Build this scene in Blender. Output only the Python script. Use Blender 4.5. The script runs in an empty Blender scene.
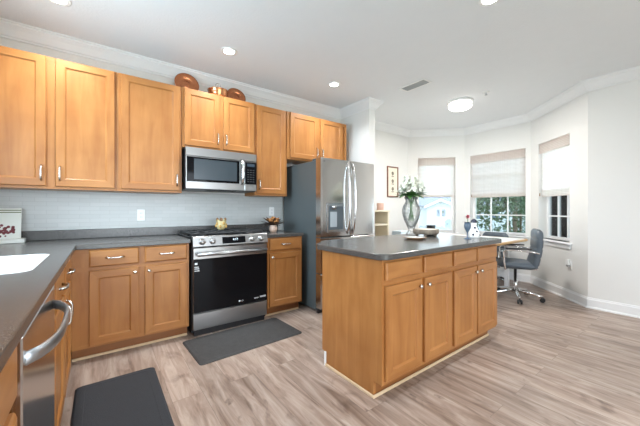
import bpy, bmesh, math, random
from mathutils import Vector, Matrix
PI = math.pi
random.seed(7)
S = bpy.context.scene
COL = S.collection

# ------------------------------------------------------------------ camera, world, big lights, exposure
cam_d = bpy.data.cameras.new('camera'); cam = bpy.data.objects.new('camera', cam_d); COL.objects.link(cam)
cam.location = (0, 0, 1.18)
cam.rotation_euler = (PI/2, 0, -math.radians(36.71))
cam_d.sensor_width = 36; cam_d.lens = 295/640*36; cam_d.shift_y = -3/640
cam_d.clip_start = 0.02; cam_d.clip_end = 400
S.camera = cam

W = bpy.data.worlds.new('overcast_sky'); S.world = W; W.use_nodes = True
bg = W.node_tree.nodes['Background']
bg.inputs['Color'].default_value = (0.76, 0.88, 1.0, 1); bg.inputs['Strength'].default_value = 5.0

def area(name, loc, rot, sx, sy, power, color, portal=False, spread=180):
    d = bpy.data.lights.new(name, 'AREA'); d.shape = 'RECTANGLE'; d.size = sx; d.size_y = sy
    d.energy = power; d.color = color; d.spread = math.radians(spread)
    if portal: d.cycles.is_portal = True
    o = bpy.data.objects.new(name, d); COL.objects.link(o); o.location = loc; o.rotation_euler = rot
    return o
area('daylight_sink_window', (-1.05, 2.05, 1.62), (0, -PI/2, 0), 1.0, 1.1, 52, (0.62, 0.83, 1.0))
area('fill_behind_camera', (1.0, -2.75, 1.2), (PI/2, 0, 0), 3.0, 2.1, 56, (0.92, 0.96, 1.0), spread=160)  # large soft fill lamp added behind the camera, no known source there

S.view_settings.view_transform = 'Standard'; S.view_settings.look = 'None'
S.view_settings.exposure = 0.04; S.view_settings.gamma = 1.0; S.view_settings.use_curve_mapping = False

# ------------------------------------------------------------------ materials
MATS = {}
def newmat(name):
    m = bpy.data.materials.new(name); m.use_nodes = True; MATS[name] = m
    nt = m.node_tree; return m, nt, nt.nodes['Principled BSDF']
def srgb(r, g, b):
    f = lambda c: (c/255/12.92) if c/255 <= 0.04045 else ((c/255+0.055)/1.055)**2.4
    return (f(r), f(g), f(b), 1)
def simple(name, col, rough=0.5, metal=0.0, bump=0.0, bscale=60, var=0.06, coat=0.0, vscale=9):
    m, nt, b = newmat(name)
    tc = nt.nodes.new('ShaderNodeTexCoord')
    n = nt.nodes.new('ShaderNodeTexNoise'); n.inputs['Scale'].default_value = vscale; n.inputs['Detail'].default_value = 3
    nt.links.new(tc.outputs['Object'], n.inputs['Vector'])
    r = nt.nodes.new('ShaderNodeValToRGB')
    r.color_ramp.elements[0].color = tuple(c*(1-var) for c in col[:3])+(1,)
    r.color_ramp.elements[1].color = tuple(min(1, c*(1+var)) for c in col[:3])+(1,)
    nt.links.new(n.outputs['Fac'], r.inputs['Fac']); nt.links.new(r.outputs['Color'], b.inputs['Base Color'])
    b.inputs['Roughness'].default_value = rough; b.inputs['Metallic'].default_value = metal
    b.inputs['Coat Weight'].default_value = coat
    if bump:
        n2 = nt.nodes.new('ShaderNodeTexNoise'); n2.inputs['Scale'].default_value = bscale; n2.inputs['Detail'].default_value = 2
        nt.links.new(tc.outputs['Object'], n2.inputs['Vector'])
        bp = nt.nodes.new('ShaderNodeBump'); bp.inputs['Strength'].default_value = bump; bp.inputs['Distance'].default_value = 0.004
        nt.links.new(n2.outputs['Fac'], bp.inputs['Height']); nt.links.new(bp.outputs['Normal'], b.inputs['Normal'])
    return m
def wood(name, c0, c1, scale, rough=0.36, spec=0.4):
    m, nt, b = newmat(name)
    tc = nt.nodes.new('ShaderNodeTexCoord'); mp = nt.nodes.new('ShaderNodeMapping'); mp.inputs['Scale'].default_value = scale
    nt.links.new(tc.outputs['Object'], mp.inputs['Vector'])
    n = nt.nodes.new('ShaderNodeTexNoise'); n.inputs['Scale'].default_value = 1; n.inputs['Detail'].default_value = 5; n.inputs['Distortion'].default_value = 0.6
    nt.links.new(mp.outputs['Vector'], n.inputs['Vector'])
    n2 = nt.nodes.new('ShaderNodeTexNoise'); n2.inputs['Scale'].default_value = 5; n2.inputs['Detail'].default_value = 2
    nt.links.new(tc.outputs['Object'], n2.inputs['Vector'])
    mx = nt.nodes.new('ShaderNodeMath'); mx.operation = 'MULTIPLY_ADD'; mx.inputs[1].default_value = 0.35; 
    nt.links.new(n2.outputs['Fac'], mx.inputs[0]); 
    ms = nt.nodes.new('ShaderNodeMath'); ms.operation = 'MULTIPLY'; ms.inputs[1].default_value = 0.65
    nt.links.new(n.outputs['Fac'], ms.inputs[0]); nt.links.new(ms.outputs[0], mx.inputs[2])
    r = nt.nodes.new('ShaderNodeValToRGB')
    r.color_ramp.elements[0].position = 0.33; r.color_ramp.elements[0].color = c0
    r.color_ramp.elements[1].position = 0.66; r.color_ramp.elements[1].color = c1
    nt.links.new(mx.outputs[0], r.inputs['Fac']); nt.links.new(r.outputs['Color'], b.inputs['Base Color'])
    b.inputs['Roughness'].default_value = rough; b.inputs['Specular IOR Level'].default_value = spec
    return m
def emit(name, col, strength):
    m, nt, b = newmat(name)
    b.inputs['Base Color'].default_value = col; b.inputs['Emission Color'].default_value = col; b.inputs['Emission Strength'].default_value = strength
    return m

WC0, WC1 = srgb(152, 97, 49), srgb(174, 119, 66)
# grain runs along each board
wood_v = wood('maple_vertical_grain', WC0, WC1, (18, 18, 2.2))
wood_hx = wood('maple_grain_along_x', WC0, WC1, (2.2, 18, 18))
wood_hy = wood('maple_grain_along_y', WC0, WC1, (18, 2.2, 18))
shoe_w = wood('pale_shoe_wood', srgb(206, 178, 142), srgb(220, 194, 160), (3, 3, 20))
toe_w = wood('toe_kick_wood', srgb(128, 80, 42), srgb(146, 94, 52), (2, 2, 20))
edge_w = wood('table_edge_wood', srgb(196, 150, 95), srgb(214, 172, 118), (4, 4, 30))
bark_w = wood('tray_wood', srgb(92, 80, 68), srgb(158, 146, 130), (60, 60, 12), 0.7)
wall_m = simple('wall_paint', srgb(226, 225, 222), 0.75, bump=0.08, bscale=120, var=0.01)
ceil_m = simple('ceiling_paint', srgb(228, 230, 232), 0.8, bump=0.5, bscale=55, var=0.015)
trim_m = simple('trim_paint', srgb(232, 232, 232), 0.45, var=0.01)
white_m = simple('white_plastic', srgb(238, 238, 236), 0.4, var=0.01)
ceramic = simple('white_ceramic', srgb(240, 240, 238), 0.12, var=0.01, coat=0.3)
steel = simple('stainless_steel', (0.37, 0.365, 0.36, 1), 0.3, 1.0, var=0.04, vscale=3)
steel_sm = simple('smooth_stainless', (0.60, 0.585, 0.57, 1), 0.2, 1.0, var=0.03, vscale=3)
nickel = simple('satin_nickel', (0.66, 0.64, 0.60, 1), 0.22, 1.0, var=0.03)
chrome = simple('chrome', (0.8, 0.8, 0.8, 1), 0.07, 1.0, var=0.02)
blackgl = simple('black_glass', (0.005, 0.005, 0.006, 1), 0.05, var=0.1)
blackgl.node_tree.nodes['Principled BSDF'].inputs['Specular IOR Level'].default_value = 0.12
blackpl = simple('black_plastic', (0.018, 0.018, 0.02, 1), 0.35, var=0.15)
iron = simple('cast_iron', (0.02, 0.02, 0.021, 1), 0.55, bump=0.15, bscale=300, var=0.2)
greyside = simple('grey_cabinet_side', srgb(78, 86, 88), 0.42, 0.0, bump=0.06, bscale=350, var=0.03)
copper = simple('aged_copper', (0.62, 0.25, 0.12, 1), 0.25, 1.0, bump=0.25, bscale=60, var=0.3, vscale=25)
darkmat = simple('charcoal_mat', srgb(42, 45, 50), 0.75, bump=0.5, bscale=180, var=0.14, vscale=40)
leather = simple('grey_leather', srgb(78, 87, 96), 0.38, bump=0.2, bscale=180, var=0.08)
greymound = leather
cream = simple('cream_paint', srgb(226, 216, 194), 0.5, var=0.03)
beige = simple('beige_back_panel', srgb(190, 172, 140), 0.6, var=0.04)
pinkwax = simple('pink_wax', srgb(214, 176, 160), 0.5, var=0.04)
leafg = simple('leaf_green', srgb(70, 116, 54), 0.5, var=0.35, vscale=14)
petalw = simple('white_petal', srgb(236, 238, 226), 0.6, var=0.05, vscale=30)
petalp = simple('pink_petal', srgb(196, 84, 104), 0.6, var=0.15, vscale=30)
petalo = simple('orange_brown_petal', srgb(150, 100, 48), 0.6, var=0.5, vscale=30)
petald = simple('dark_dried_leaf', srgb(70, 46, 30), 0.7, var=0.4, vscale=30)
bluegl = simple('blue_grey_glass', srgb(86, 104, 124), 0.1, var=0.2, vscale=40, coat=0.5)
navy = simple('navy_glaze', srgb(44, 48, 66), 0.2, var=0.1)
frame_r = wood('red_brown_frame', srgb(112, 74, 58), srgb(142, 96, 78), (20, 20, 3))
matboard = simple('cream_mat_board', srgb(236, 226, 208), 0.8, var=0.02)
inkg = simple('botanical_ink', srgb(110, 104, 84), 0.8, var=0.3, vscale=60)
plaque_m = simple('plaque_white', srgb(218, 220, 214), 0.5, var=0.04)
berry = simple('berry_red', srgb(112, 44, 52), 0.5, var=0.5, vscale=60)
stripeg = simple('plaque_green', srgb(112, 118, 84), 0.6, var=0.1)
darkslot = simple('dark_slot', (0.01, 0.01, 0.01, 1), 0.6, var=0.1)
yellowc = simple('yellow_cream_glaze', srgb(222, 202, 148), 0.25, bump=0.1, var=0.25, vscale=40, coat=0.3)
orangec = simple('orange_glaze', srgb(216, 172, 96), 0.25, var=0.2, vscale=40)
brownc = simple('brown_glaze', srgb(150, 112, 76), 0.4, var=0.3, vscale=60)
greenc = simple('green_glaze', srgb(150, 160, 96), 0.25, var=0.2, vscale=40)
ventg = simple('vent_grey', srgb(178, 181, 182), 0.7, var=0.03)  # plain grey of the vent backing, slats and sprinkler deflector
housew = simple('house_siding', srgb(164, 172, 180), 0.8, var=0.02)
houser = simple('house_roof', srgb(84, 92, 102), 0.9, var=0.08)
housegl = simple('house_glass', srgb(84, 100, 120), 0.4, var=0.1)
bark = simple('tree_bark', srgb(96, 84, 70), 0.9, bump=0.5, bscale=30, var=0.25)
leaft = simple('tree_leaf', srgb(66, 88, 62), 0.55, var=0.5, vscale=3)
lawn = simple('lawn_grass', srgb(120, 132, 96), 0.95, var=0.2, vscale=0.6)
textw = simple('white_print', srgb(225, 228, 230), 0.5, var=0.01)
can_em = emit('can_light_lens', (1, 0.97, 0.93, 1), 14)
flush_em = emit('flush_light_diffuser', (1, 0.95, 0.88, 1), 4.5)
led_em = emit('display_digits', (0.75, 0.88, 1, 1), 1.2)

def mat_counter():
    m, nt, b = newmat('dark_solid_surface')
    tc = nt.nodes.new('ShaderNodeTexCoord')
    n = nt.nodes.new('ShaderNodeTexNoise'); n.inputs['Scale'].default_value = 380; n.inputs['Detail'].default_value = 4
    nt.links.new(tc.outputs['Object'], n.inputs['Vector'])
    r = nt.nodes.new('ShaderNodeValToRGB'); e = r.color_ramp.elements
    e[0].position = 0.36; e[0].color = srgb(50, 49, 48); e[1].position = 0.68; e[1].color = srgb(104, 100, 96)
    k = e.new(0.5); k.color = srgb(71, 69, 67)
    nt.links.new(n.outputs['Fac'], r.inputs['Fac']); nt.links.new(r.outputs['Color'], b.inputs['Base Color'])
    b.inputs['Roughness'].default_value = 0.24; b.inputs['Specular IOR Level'].default_value = 0.6
    return m
counter_m = mat_counter()
def mat_tile():
    m, nt, b = newmat('white_subway_tile')
    tc = nt.nodes.new('ShaderNodeTexCoord'); sp = nt.nodes.new('ShaderNodeSeparateXYZ'); cb = nt.nodes.new('ShaderNodeCombineXYZ')
    nt.links.new(tc.outputs['Object'], sp.inputs[0]); nt.links.new(sp.outputs['X'], cb.inputs['X']); nt.links.new(sp.outputs['Z'], cb.inputs['Y'])
    br = nt.nodes.new('ShaderNodeTexBrick'); br.inputs['Scale'].default_value = 1
    br.inputs['Brick Width'].default_value = 0.152; br.inputs['Row Height'].default_value = 0.038; br.inputs['Mortar Size'].default_value = 0.0016
    br.inputs['Mortar Smooth'].default_value = 0.3
    br.inputs['Color1'].default_value = srgb(190, 191, 189); br.inputs['Color2'].default_value = srgb(183, 185, 183); br.inputs['Mortar'].default_value = srgb(172, 173, 171)
    nt.links.new(cb.outputs[0], br.inputs['Vector']); nt.links.new(br.outputs['Color'], b.inputs['Base Color'])
    n = nt.nodes.new('ShaderNodeTexNoise'); n.inputs['Scale'].default_value = 34
    nt.links.new(tc.outputs['Object'], n.inputs['Vector'])
    inv = nt.nodes.new('ShaderNodeMath'); inv.operation = 'MULTIPLY_ADD'; inv.inputs[1].default_value = -1.0
    nt.links.new(br.outputs['Fac'], inv.inputs[0])
    sc = nt.nodes.new('ShaderNodeMath'); sc.operation = 'MULTIPLY'; sc.inputs[1].default_value = 0.6
    nt.links.new(n.outputs['Fac'], sc.inputs[0]); nt.links.new(sc.outputs[0], inv.inputs[2])
    bp = nt.nodes.new('ShaderNodeBump'); bp.inputs['Strength'].default_value = 0.35; bp.inputs['Distance'].default_value = 0.003
    nt.links.new(inv.outputs[0], bp.inputs['Height']); nt.links.new(bp.outputs['Normal'], b.inputs['Normal'])
    b.inputs['Roughness'].default_value = 0.28
    return m
tile_m = mat_tile()
def mat_floor():
    m, nt, b = newmat('greige_oak_planks')
    L = nt.links.new; N = nt.nodes.new
    tc = N('ShaderNodeTexCoord'); sp = N('ShaderNodeSeparateXYZ'); cb = N('ShaderNodeCombineXYZ')
    L(tc.outputs['Object'], sp.inputs[0]); L(sp.outputs['Y'], cb.inputs['X']); L(sp.outputs['X'], cb.inputs['Y'])
    br = N('ShaderNodeTexBrick'); br.inputs['Scale'].default_value = 1; br.offset = 0.37; br.offset_frequency = 2
    br.inputs['Brick Width'].default_value = 1.22; br.inputs['Row Height'].default_value = 0.178; br.inputs['Mortar Size'].default_value = 0.0012
    br.inputs['Color1'].default_value = (0.0, 0.0, 0.0, 1); br.inputs['Color2'].default_value = (1, 1, 1, 1); br.inputs['Mortar'].default_value = (0.2, 0.2, 0.2, 1)
    L(cb.outputs[0], br.inputs['Vector'])
    # per plank shift so that the grain differs from plank to plank
    off = N('ShaderNodeVectorMath'); off.operation = 'MULTIPLY_ADD'; off.inputs[1].default_value = (9, 7, 3)
    L(br.outputs['Color'], off.inputs[0]); L(tc.outputs['Object'], off.inputs[2])
    mp = N('ShaderNodeMapping'); mp.inputs['Scale'].default_value = (15, 1.7, 1); L(off.outputs[0], mp.inputs['Vector'])
    g = N('ShaderNodeTexNoise'); g.inputs['Scale'].default_value = 1.0; g.inputs['Detail'].default_value = 6; g.inputs['Roughness'].default_value = 0.62; g.inputs['Distortion'].default_value = 0.9
    L(mp.outputs['Vector'], g.inputs['Vector'])
    mp2 = N('ShaderNodeMapping'); mp2.inputs['Scale'].default_value = (6.5, 3.2, 1); L(off.outputs[0], mp2.inputs['Vector'])
    k = N('ShaderNodeTexNoise'); k.inputs['Scale'].default_value = 1.0; k.inputs['Detail'].default_value = 4; k.inputs['Distortion'].default_value = 1.2
    L(mp2.outputs['Vector'], k.inputs['Vector'])
    r = N('ShaderNodeValToRGB'); e = r.color_ramp.elements
    e[0].position = 0.28; e[0].color = srgb(118, 97, 84); e[1].position = 0.72; e[1].color = srgb(196, 180, 168)
    q = e.new(0.5); q.color = srgb(164, 144, 131)
    L(g.outputs['Fac'], r.inputs['Fac'])
    kr = N('ShaderNodeValToRGB'); kr.color_ramp.elements[0].position = 0.24; kr.color_ramp.elements[0].color = (0.52, 0.48, 0.46, 1)
    kr.color_ramp.elements[1].position = 0.41; kr.color_ramp.elements[1].color = (1, 1, 1, 1)
    L(k.outputs['Fac'], kr.inputs['Fac'])
    mul = N('ShaderNodeMix'); mul.data_type = 'RGBA'; mul.blend_type = 'MULTIPLY'; mul.inputs['Factor'].default_value = 1.0
    L(r.outputs['Color'], mul.inputs['A']); L(kr.outputs['Color'], mul.inputs['B'])
    pr = N('ShaderNodeValToRGB'); pr.color_ramp.elements[0].color = (0.86, 0.85, 0.84, 1); pr.color_ramp.elements[1].color = (1.06, 1.05, 1.04, 1)
    L(br.outputs['Color'], pr.inputs['Fac'])
    mul2 = N('ShaderNodeMix'); mul2.data_type = 'RGBA'; mul2.blend_type = 'MULTIPLY'; mul2.inputs['Factor'].default_value = 1.0
    L(mul.outputs['Result'], mul2.inputs['A']); L(pr.outputs['Color'], mul2.inputs['B'])
    mp4 = N('ShaderNodeMapping'); mp4.inputs['Scale'].default_value = (12, 5.5, 1); L(off.outputs[0], mp4.inputs['Vector'])
    kn = N('ShaderNodeTexNoise'); kn.inputs['Scale'].default_value = 1.0; kn.inputs['Detail'].default_value = 3; kn.inputs['Distortion'].default_value = 0.5; L(mp4.outputs[0], kn.inputs['Vector'])
    kr2 = N('ShaderNodeValToRGB'); kr2.color_ramp.elements[0].position = 0.66; kr2.color_ramp.elements[0].color = (1, 1, 1, 1); kr2.color_ramp.elements[1].position = 0.76; kr2.color_ramp.elements[1].color = (0.42, 0.38, 0.36, 1)
    L(kn.outputs['Fac'], kr2.inputs['Fac'])
    mul3 = N('ShaderNodeMix'); mul3.data_type = 'RGBA'; mul3.blend_type = 'MULTIPLY'; mul3.inputs['Factor'].default_value = 1.0
    L(mul2.outputs['Result'], mul3.inputs['A']); L(kr2.outputs['Color'], mul3.inputs['B']); mul2 = mul3
    gap = N('ShaderNodeMix'); gap.data_type = 'RGBA'; gap.inputs['B'].default_value = srgb(112, 98, 88)
    gf = N('ShaderNodeMath'); gf.operation = 'MULTIPLY'; gf.inputs[1].default_value = 0.7; L(br.outputs['Fac'], gf.inputs[0])
    L(gf.outputs[0], gap.inputs['Factor']); L(mul2.outputs['Result'], gap.inputs['A'])
    L(gap.outputs['Result'], b.inputs['Base Color'])
    b.inputs['Roughness'].default_value = 0.34; b.inputs['Specular IOR Level'].default_value = 0.42
    bp = N('ShaderNodeBump'); bp.inputs['Strength'].default_value = 0.12; bp.inputs['Distance'].default_value = 0.002
    L(g.outputs['Fac'], bp.inputs['Height']); L(bp.outputs['Normal'], b.inputs['Normal'])
    return m
floor_m = mat_floor()
def mat_glass():
    m, nt, b = newmat('clear_window_glass'); nt.nodes.remove(b)
    L = nt.links.new; N = nt.nodes.new
    t = N('ShaderNodeBsdfTransparent'); t.inputs['Color'].default_value = (0.93, 0.96, 0.96, 1)
    g = N('ShaderNodeBsdfGlossy'); g.inputs['Roughness'].default_value = 0.02
    f = N('ShaderNodeFresnel'); f.inputs['IOR'].default_value = 1.45; x = N('ShaderNodeMixShader')
    L(f.outputs[0], x.inputs[0]); L(t.outputs[0], x.inputs[1]); L(g.outputs[0], x.inputs[2]); L(x.outputs[0], nt.nodes['Material Output'].inputs['Surface'])
    return m
glass_m = mat_glass()
def mat_crystal():
    m, nt, b = newmat('cut_crystal'); nt.nodes.remove(b)
    L = nt.links.new; N = nt.nodes.new
    tc = N('ShaderNodeTexCoord'); v = N('ShaderNodeTexVoronoi'); v.inputs['Scale'].default_value = 30; v.feature = 'DISTANCE_TO_EDGE'
    L(tc.outputs['Object'], v.inputs['Vector'])
    bp = N('ShaderNodeBump'); bp.inputs['Strength'].default_value = 0.7; bp.inputs['Distance'].default_value = 0.006; L(v.outputs['Distance'], bp.inputs['Height'])
    t = N('ShaderNodeBsdfTransparent'); t.inputs['Color'].default_value = (0.98, 0.99, 0.99, 1)
    g = N('ShaderNodeBsdfGlossy'); g.inputs['Roughness'].default_value = 0.2; L(bp.outputs['Normal'], g.inputs['Normal'])
    f = N('ShaderNodeFresnel'); f.inputs['IOR'].default_value = 1.4
    x = N('ShaderNodeMixShader'); L(f.outputs[0], x.inputs[0]); L(t.outputs[0], x.inputs[1]); L(g.outputs[0], x.inputs[2])
    ds = N('ShaderNodeBsdfTranslucent'); ds.inputs['Color'].default_value = (.9,.93,.95,1); L(bp.outputs['Normal'], ds.inputs['Normal'])
    mr = N('ShaderNodeMapRange'); mr.inputs['From Max'].default_value = 0.25; mr.inputs['To Min'].default_value = 0.28; mr.inputs['To Max'].default_value = 0.03; L(v.outputs['Distance'], mr.inputs['Value'])
    y = N('ShaderNodeMixShader'); L(mr.outputs[0], y.inputs[0]); L(x.outputs[0], y.inputs[1]); L(ds.outputs[0], y.inputs[2]); L(y.outputs[0], nt.nodes['Material Output'].inputs['Surface'])
    return m
crystal = mat_crystal()
def mat_shade():
    m, nt, b = newmat('woven_shade_cloth'); nt.nodes.remove(b)
    L = nt.links.new; N = nt.nodes.new
    tc = N('ShaderNodeTexCoord'); mp = N('ShaderNodeMapping'); mp.inputs['Scale'].default_value = (17, 17, 14); L(tc.outputs['Object'], mp.inputs['Vector'])
    w = N('ShaderNodeTexWave'); w.wave_type = 'BANDS'; w.bands_direction = 'Z'; w.inputs['Scale'].default_value = 1; w.inputs['Distortion'].default_value = 0.6; L(mp.outputs[0], w.inputs['Vector'])
    n = N('ShaderNodeTexNoise'); n.inputs['Scale'].default_value = 1; mp3 = N('ShaderNodeMapping'); mp3.inputs['Scale'].default_value = (55, 55, 1); L(tc.outputs['Object'], mp3.inputs['Vector']); L(mp3.outputs[0], n.inputs['Vector'])
    ad = N('ShaderNodeMath'); ad.operation = 'ADD'; L(w.outputs['Fac'], ad.inputs[0]); L(n.outputs['Fac'], ad.inputs[1])
    r = N('ShaderNodeValToRGB'); r.color_ramp.elements[0].color = srgb(226, 216, 210); r.color_ramp.elements[1].color = srgb(252, 247, 244)
    hf = N('ShaderNodeMath'); hf.operation = 'MULTIPLY'; hf.inputs[1].default_value = 0.55; L(ad.outputs[0], hf.inputs[0]); L(hf.outputs[0], r.inputs['Fac'])
    d = N('ShaderNodeBsdfDiffuse'); t = N('ShaderNodeBsdfTranslucent'); x = N('ShaderNodeMixShader'); x.inputs[0].default_value = 0.72
    L(r.outputs['Color'], d.inputs['Color']); L(r.outputs['Color'], t.inputs['Color'])
    L(d.outputs[0], x.inputs[1]); L(t.outputs[0], x.inputs[2]); L(x.outputs[0], nt.nodes['Material Output'].inputs['Surface'])
    return m
shade_m = mat_shade()

# ------------------------------------------------------------------ mesh helpers
class MB:
    def __init__(s): s.bm = bmesh.new(); s.mats = []
    def mi(s, m):
        if m is None: return 0
        if m not in s.mats: s.mats.append(m)
        return s.mats.index(m)
    def face(s, vs, i=0, smooth=False):
        try: f = s.bm.faces.new(vs); f.material_index = i; f.smooth = smooth; return f
        except ValueError: return None
    def box(s, x0, x1, y0, y1, z0, z1, bev=0.0, m=None, M=None, seg=1):
        i = s.mi(m)
        vs = [s.bm.verts.new((x, y, z)) for x in (x0, x1) for y in (y0, y1) for z in (z0, z1)]
        fs = [s.face([vs[k] for k in q], i) for q in ((0,1,3,2),(4,6,7,5),(0,4,5,1),(2,3,7,6),(0,2,6,4),(1,5,7,3))]
        if bev:
            es = list({e for f in fs for e in f.edges})
            r = bmesh.ops.bevel(s.bm, geom=es, offset=bev, segments=seg, affect='EDGES', profile=0.5)
            for f in r['faces']: f.material_index = i
            vs = list({v for f in r['faces'] for v in f.verts} | {v for f in fs if f.is_valid for v in f.verts})
        if M is not None:
            for v in vs: v.co = M @ v.co
        return s
    def loft(s, rings, m=None, close=True, cap0=False, cap1=False, smooth=True):
        i = s.mi(m); R = [[s.bm.verts.new(p) for p in r] for r in rings]
        n = len(R[0])
        for a, b in zip(R, R[1:]):
            for k in range(n if close else n-1):
                s.face([a[k], a[(k+1) % n], b[(k+1) % n], b[k]], i, smooth)
        if cap0: s.face(R[0], i)
        if cap1: s.face(R[-1], i)
        return s
    def lathe(s, prof, c=(0,0,0), seg=24, m=None, smooth=True, M=None, lobes=0, lob=0.0):
        rings = []
        for r, z in prof:
            ring = []
            for k in range(seg):
                a = 2*PI*k/seg; rr = max(r, 1e-4)*(1+lob*math.cos(lobes*a))
                p = Vector((rr*math.cos(a), rr*math.sin(a), z))
                if M is not None: p = M @ p
                ring.append(p+Vector(c))
            rings.append(ring)
        return s.loft(rings, m, True, prof[0][0] < .012, prof[-1][0] < .012, smooth)
    def tube(s, pts, r, seg=10, m=None, flat=None, up=None):
        P = [Vector(p) for p in pts]; rings = []
        n0 = None
        for k, p in enumerate(P):
            t = (P[min(k+1, len(P)-1)]-P[max(k-1, 0)]).normalized()
            if n0 is None:
                a = Vector(up) if up else (Vector((0,0,1)) if abs(t.z) < 0.9 else Vector((1,0,0)))
                n0 = (a - t*a.dot(t)).normalized()
            else: n0 = (n0 - t*n0.dot(t)).normalized()
            b = t.cross(n0); rr = r[k] if isinstance(r, (list, tuple)) else r
            fx = flat if flat else 1.0
            rings.append([p + n0*rr*math.cos(2*PI*j/seg) + b*rr*fx*math.sin(2*PI*j/seg) for j in range(seg)])
        return s.loft(rings, m, True, True, True)
    def prism(s, poly, z0, z1, m=None):
        i = s.mi(m); a = [s.bm.verts.new((x, y, z0)) for x, y in poly]; b = [s.bm.verts.new((x, y, z1)) for x, y in poly]
        n = len(poly)
        for k in range(n): s.face([a[k], a[(k+1) % n], b[(k+1) % n], b[k]], i)
        s.face(a[::-1], i); s.face(b, i); return s
    def ball(s, c, r, m=None, seg=10, sc=(1,1,1)):
        prof = [(math.sin(PI*k/(seg-1))*r, -math.cos(PI*k/(seg-1))*r) for k in range(seg)]
        return s.lathe(prof, c, seg+2, m, True, Matrix.Diagonal(Vector(sc)))
def F(o, u, w):
    o, u, w = Vector(o), Vector(u), Vector(w)
    return lambda a, b, c: o+u*a+Vector((0,0,b))+w*c
LOC = {}
def link(name, mb, mat=None, parent=None, recalc=True, at=None, bevel=None):
    if recalc: bmesh.ops.recalc_face_normals(mb.bm, faces=mb.bm.faces)
    me = bpy.data.meshes.new(name); mb.bm.to_mesh(me); mb.bm.free()
    o = bpy.data.objects.new(name, me); COL.objects.link(o)
    for mm in (mb.mats or [mat]): me.materials.append(mm)
    if parent is not None:
        L = LOC[parent.name]; me.transform(Matrix.Translation(-L)); o.parent = parent; LOC[o.name] = L
    else:
        L = Vector(at) if at else Vector((0,0,0)); me.transform(Matrix.Translation(-L)); o.location = L; LOC[o.name] = L
    if bevel:
        b = o.modifiers.new('edge', 'BEVEL'); b.width = bevel; b.segments = 2; b.limit_method = 'ANGLE'; b.angle_limit = 0.7
    return o
def tag(o, label, cat, group=None, kind=None):
    o['label'] = label; o['category'] = cat
    if group: o['group'] = group
    if kind: o['kind'] = kind
    return o
def thing(name, loc, label, cat, group=None):
    o = bpy.data.objects.new(name, None); COL.objects.link(o); o.location = loc; o.empty_display_size = 0.1
    LOC[o.name] = Vector(loc); return tag(o, label, cat, group)
def struct(o): o['kind'] = 'structure'; return o
def dup(root, loc, rz, label):
    r = root.copy(); COL.objects.link(r); r.location = loc; r.rotation_euler = (0, 0, rz); r['label'] = label
    for ch in list(root.children):
        c = ch.copy(); COL.objects.link(c); c.parent = r
        for g in ch.children:
            d = g.copy(); COL.objects.link(d); d.parent = c
    return r
def text(name, body, size, mat, M, parent, extrude=0.0004):
    cu = bpy.data.curves.new(name, 'FONT'); cu.body = body; cu.size = size; cu.extrude = extrude; cu.align_x = 'CENTER'; cu.align_y = 'CENTER'
    o = bpy.data.objects.new(name, cu); COL.objects.link(o); cu.materials.append(mat)
    dg = bpy.context.evaluated_depsgraph_get(); me = bpy.data.meshes.new_from_object(o.evaluated_get(dg)); bpy.data.objects.remove(o)
    me.transform(Matrix.Translation(-LOC[parent.name]) @ M)
    q = bpy.data.objects.new(name, me); COL.objects.link(q); q.parent = parent
    return q
def rrect(x0, x1, y0, y1, r, n=6):
    P = []
    for cx, cy, a0 in ((x1-r, y0+r, -PI/2), (x1-r, y1-r, 0), (x0+r, y1-r, PI/2), (x0+r, y0+r, PI)):
        for k in range(n+1):
            a = a0+PI/2*k/n; P.append((cx+r*math.cos(a), cy+r*math.sin(a)))
    return P

# ------------------------------------------------------------------ the setting
CZ = 2.73
YB = 3.54
ROOM = [(-.78,-2.5),(-.78,YB),(3.05,YB),(3.05,2.93),(3.17,2.93),(3.17,3.618),(4.858,3.618),(5.6,2.877),(5.6,1.788),(4.734,.923),(4.734,-2.5)]
FLOORP = [(-.9,-2.62),(-.9,3.68),(3.1,3.68),(3.1,3.74),(4.91,3.74),(5.7,2.93),(5.7,1.74),(4.82,.87),(4.82,-2.62)]
struct(link('floor', MB().prism(FLOORP, -0.06, 0), floor_m))
struct(link('ceiling', MB().prism(FLOORP, CZ, CZ+0.08), ceil_m))
b = MB(); b.box(-.93,-.78,-2.65,1.5,0,CZ); b.box(-.93,-.78,2.6,YB+.15,0,CZ); b.box(-.93,-.78,1.5,2.6,0,1.1); b.box(-.93,-.78,1.5,2.6,2.15,CZ)
struct(link('wall_left', b, wall_m))
struct(link('wall_back', MB().box(-.78,3.05,YB,YB+.15,0,CZ), wall_m))
struct(link('wall_divider', MB().box(3.05,3.17,2.93,YB+.15,0,CZ), wall_m))
struct(link('wall_nook', MB().box(3.17,4.92,3.618,3.768,0,CZ), wall_m))
struct(link('wall_right', MB().box(4.734,4.884,-2.65,.923,0,CZ), wall_m))
b = MB(); b.box(-.78,-.5,-2.65,-2.5,0,CZ); b.box(2.5,4.734,-2.65,-2.5,0,CZ); b.box(-.5,2.5,-2.65,-2.5,2.25,CZ)  # unseen wall; its wide opening is added to let the fill lamp through
struct(link('wall_front', b, wall_m))

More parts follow.
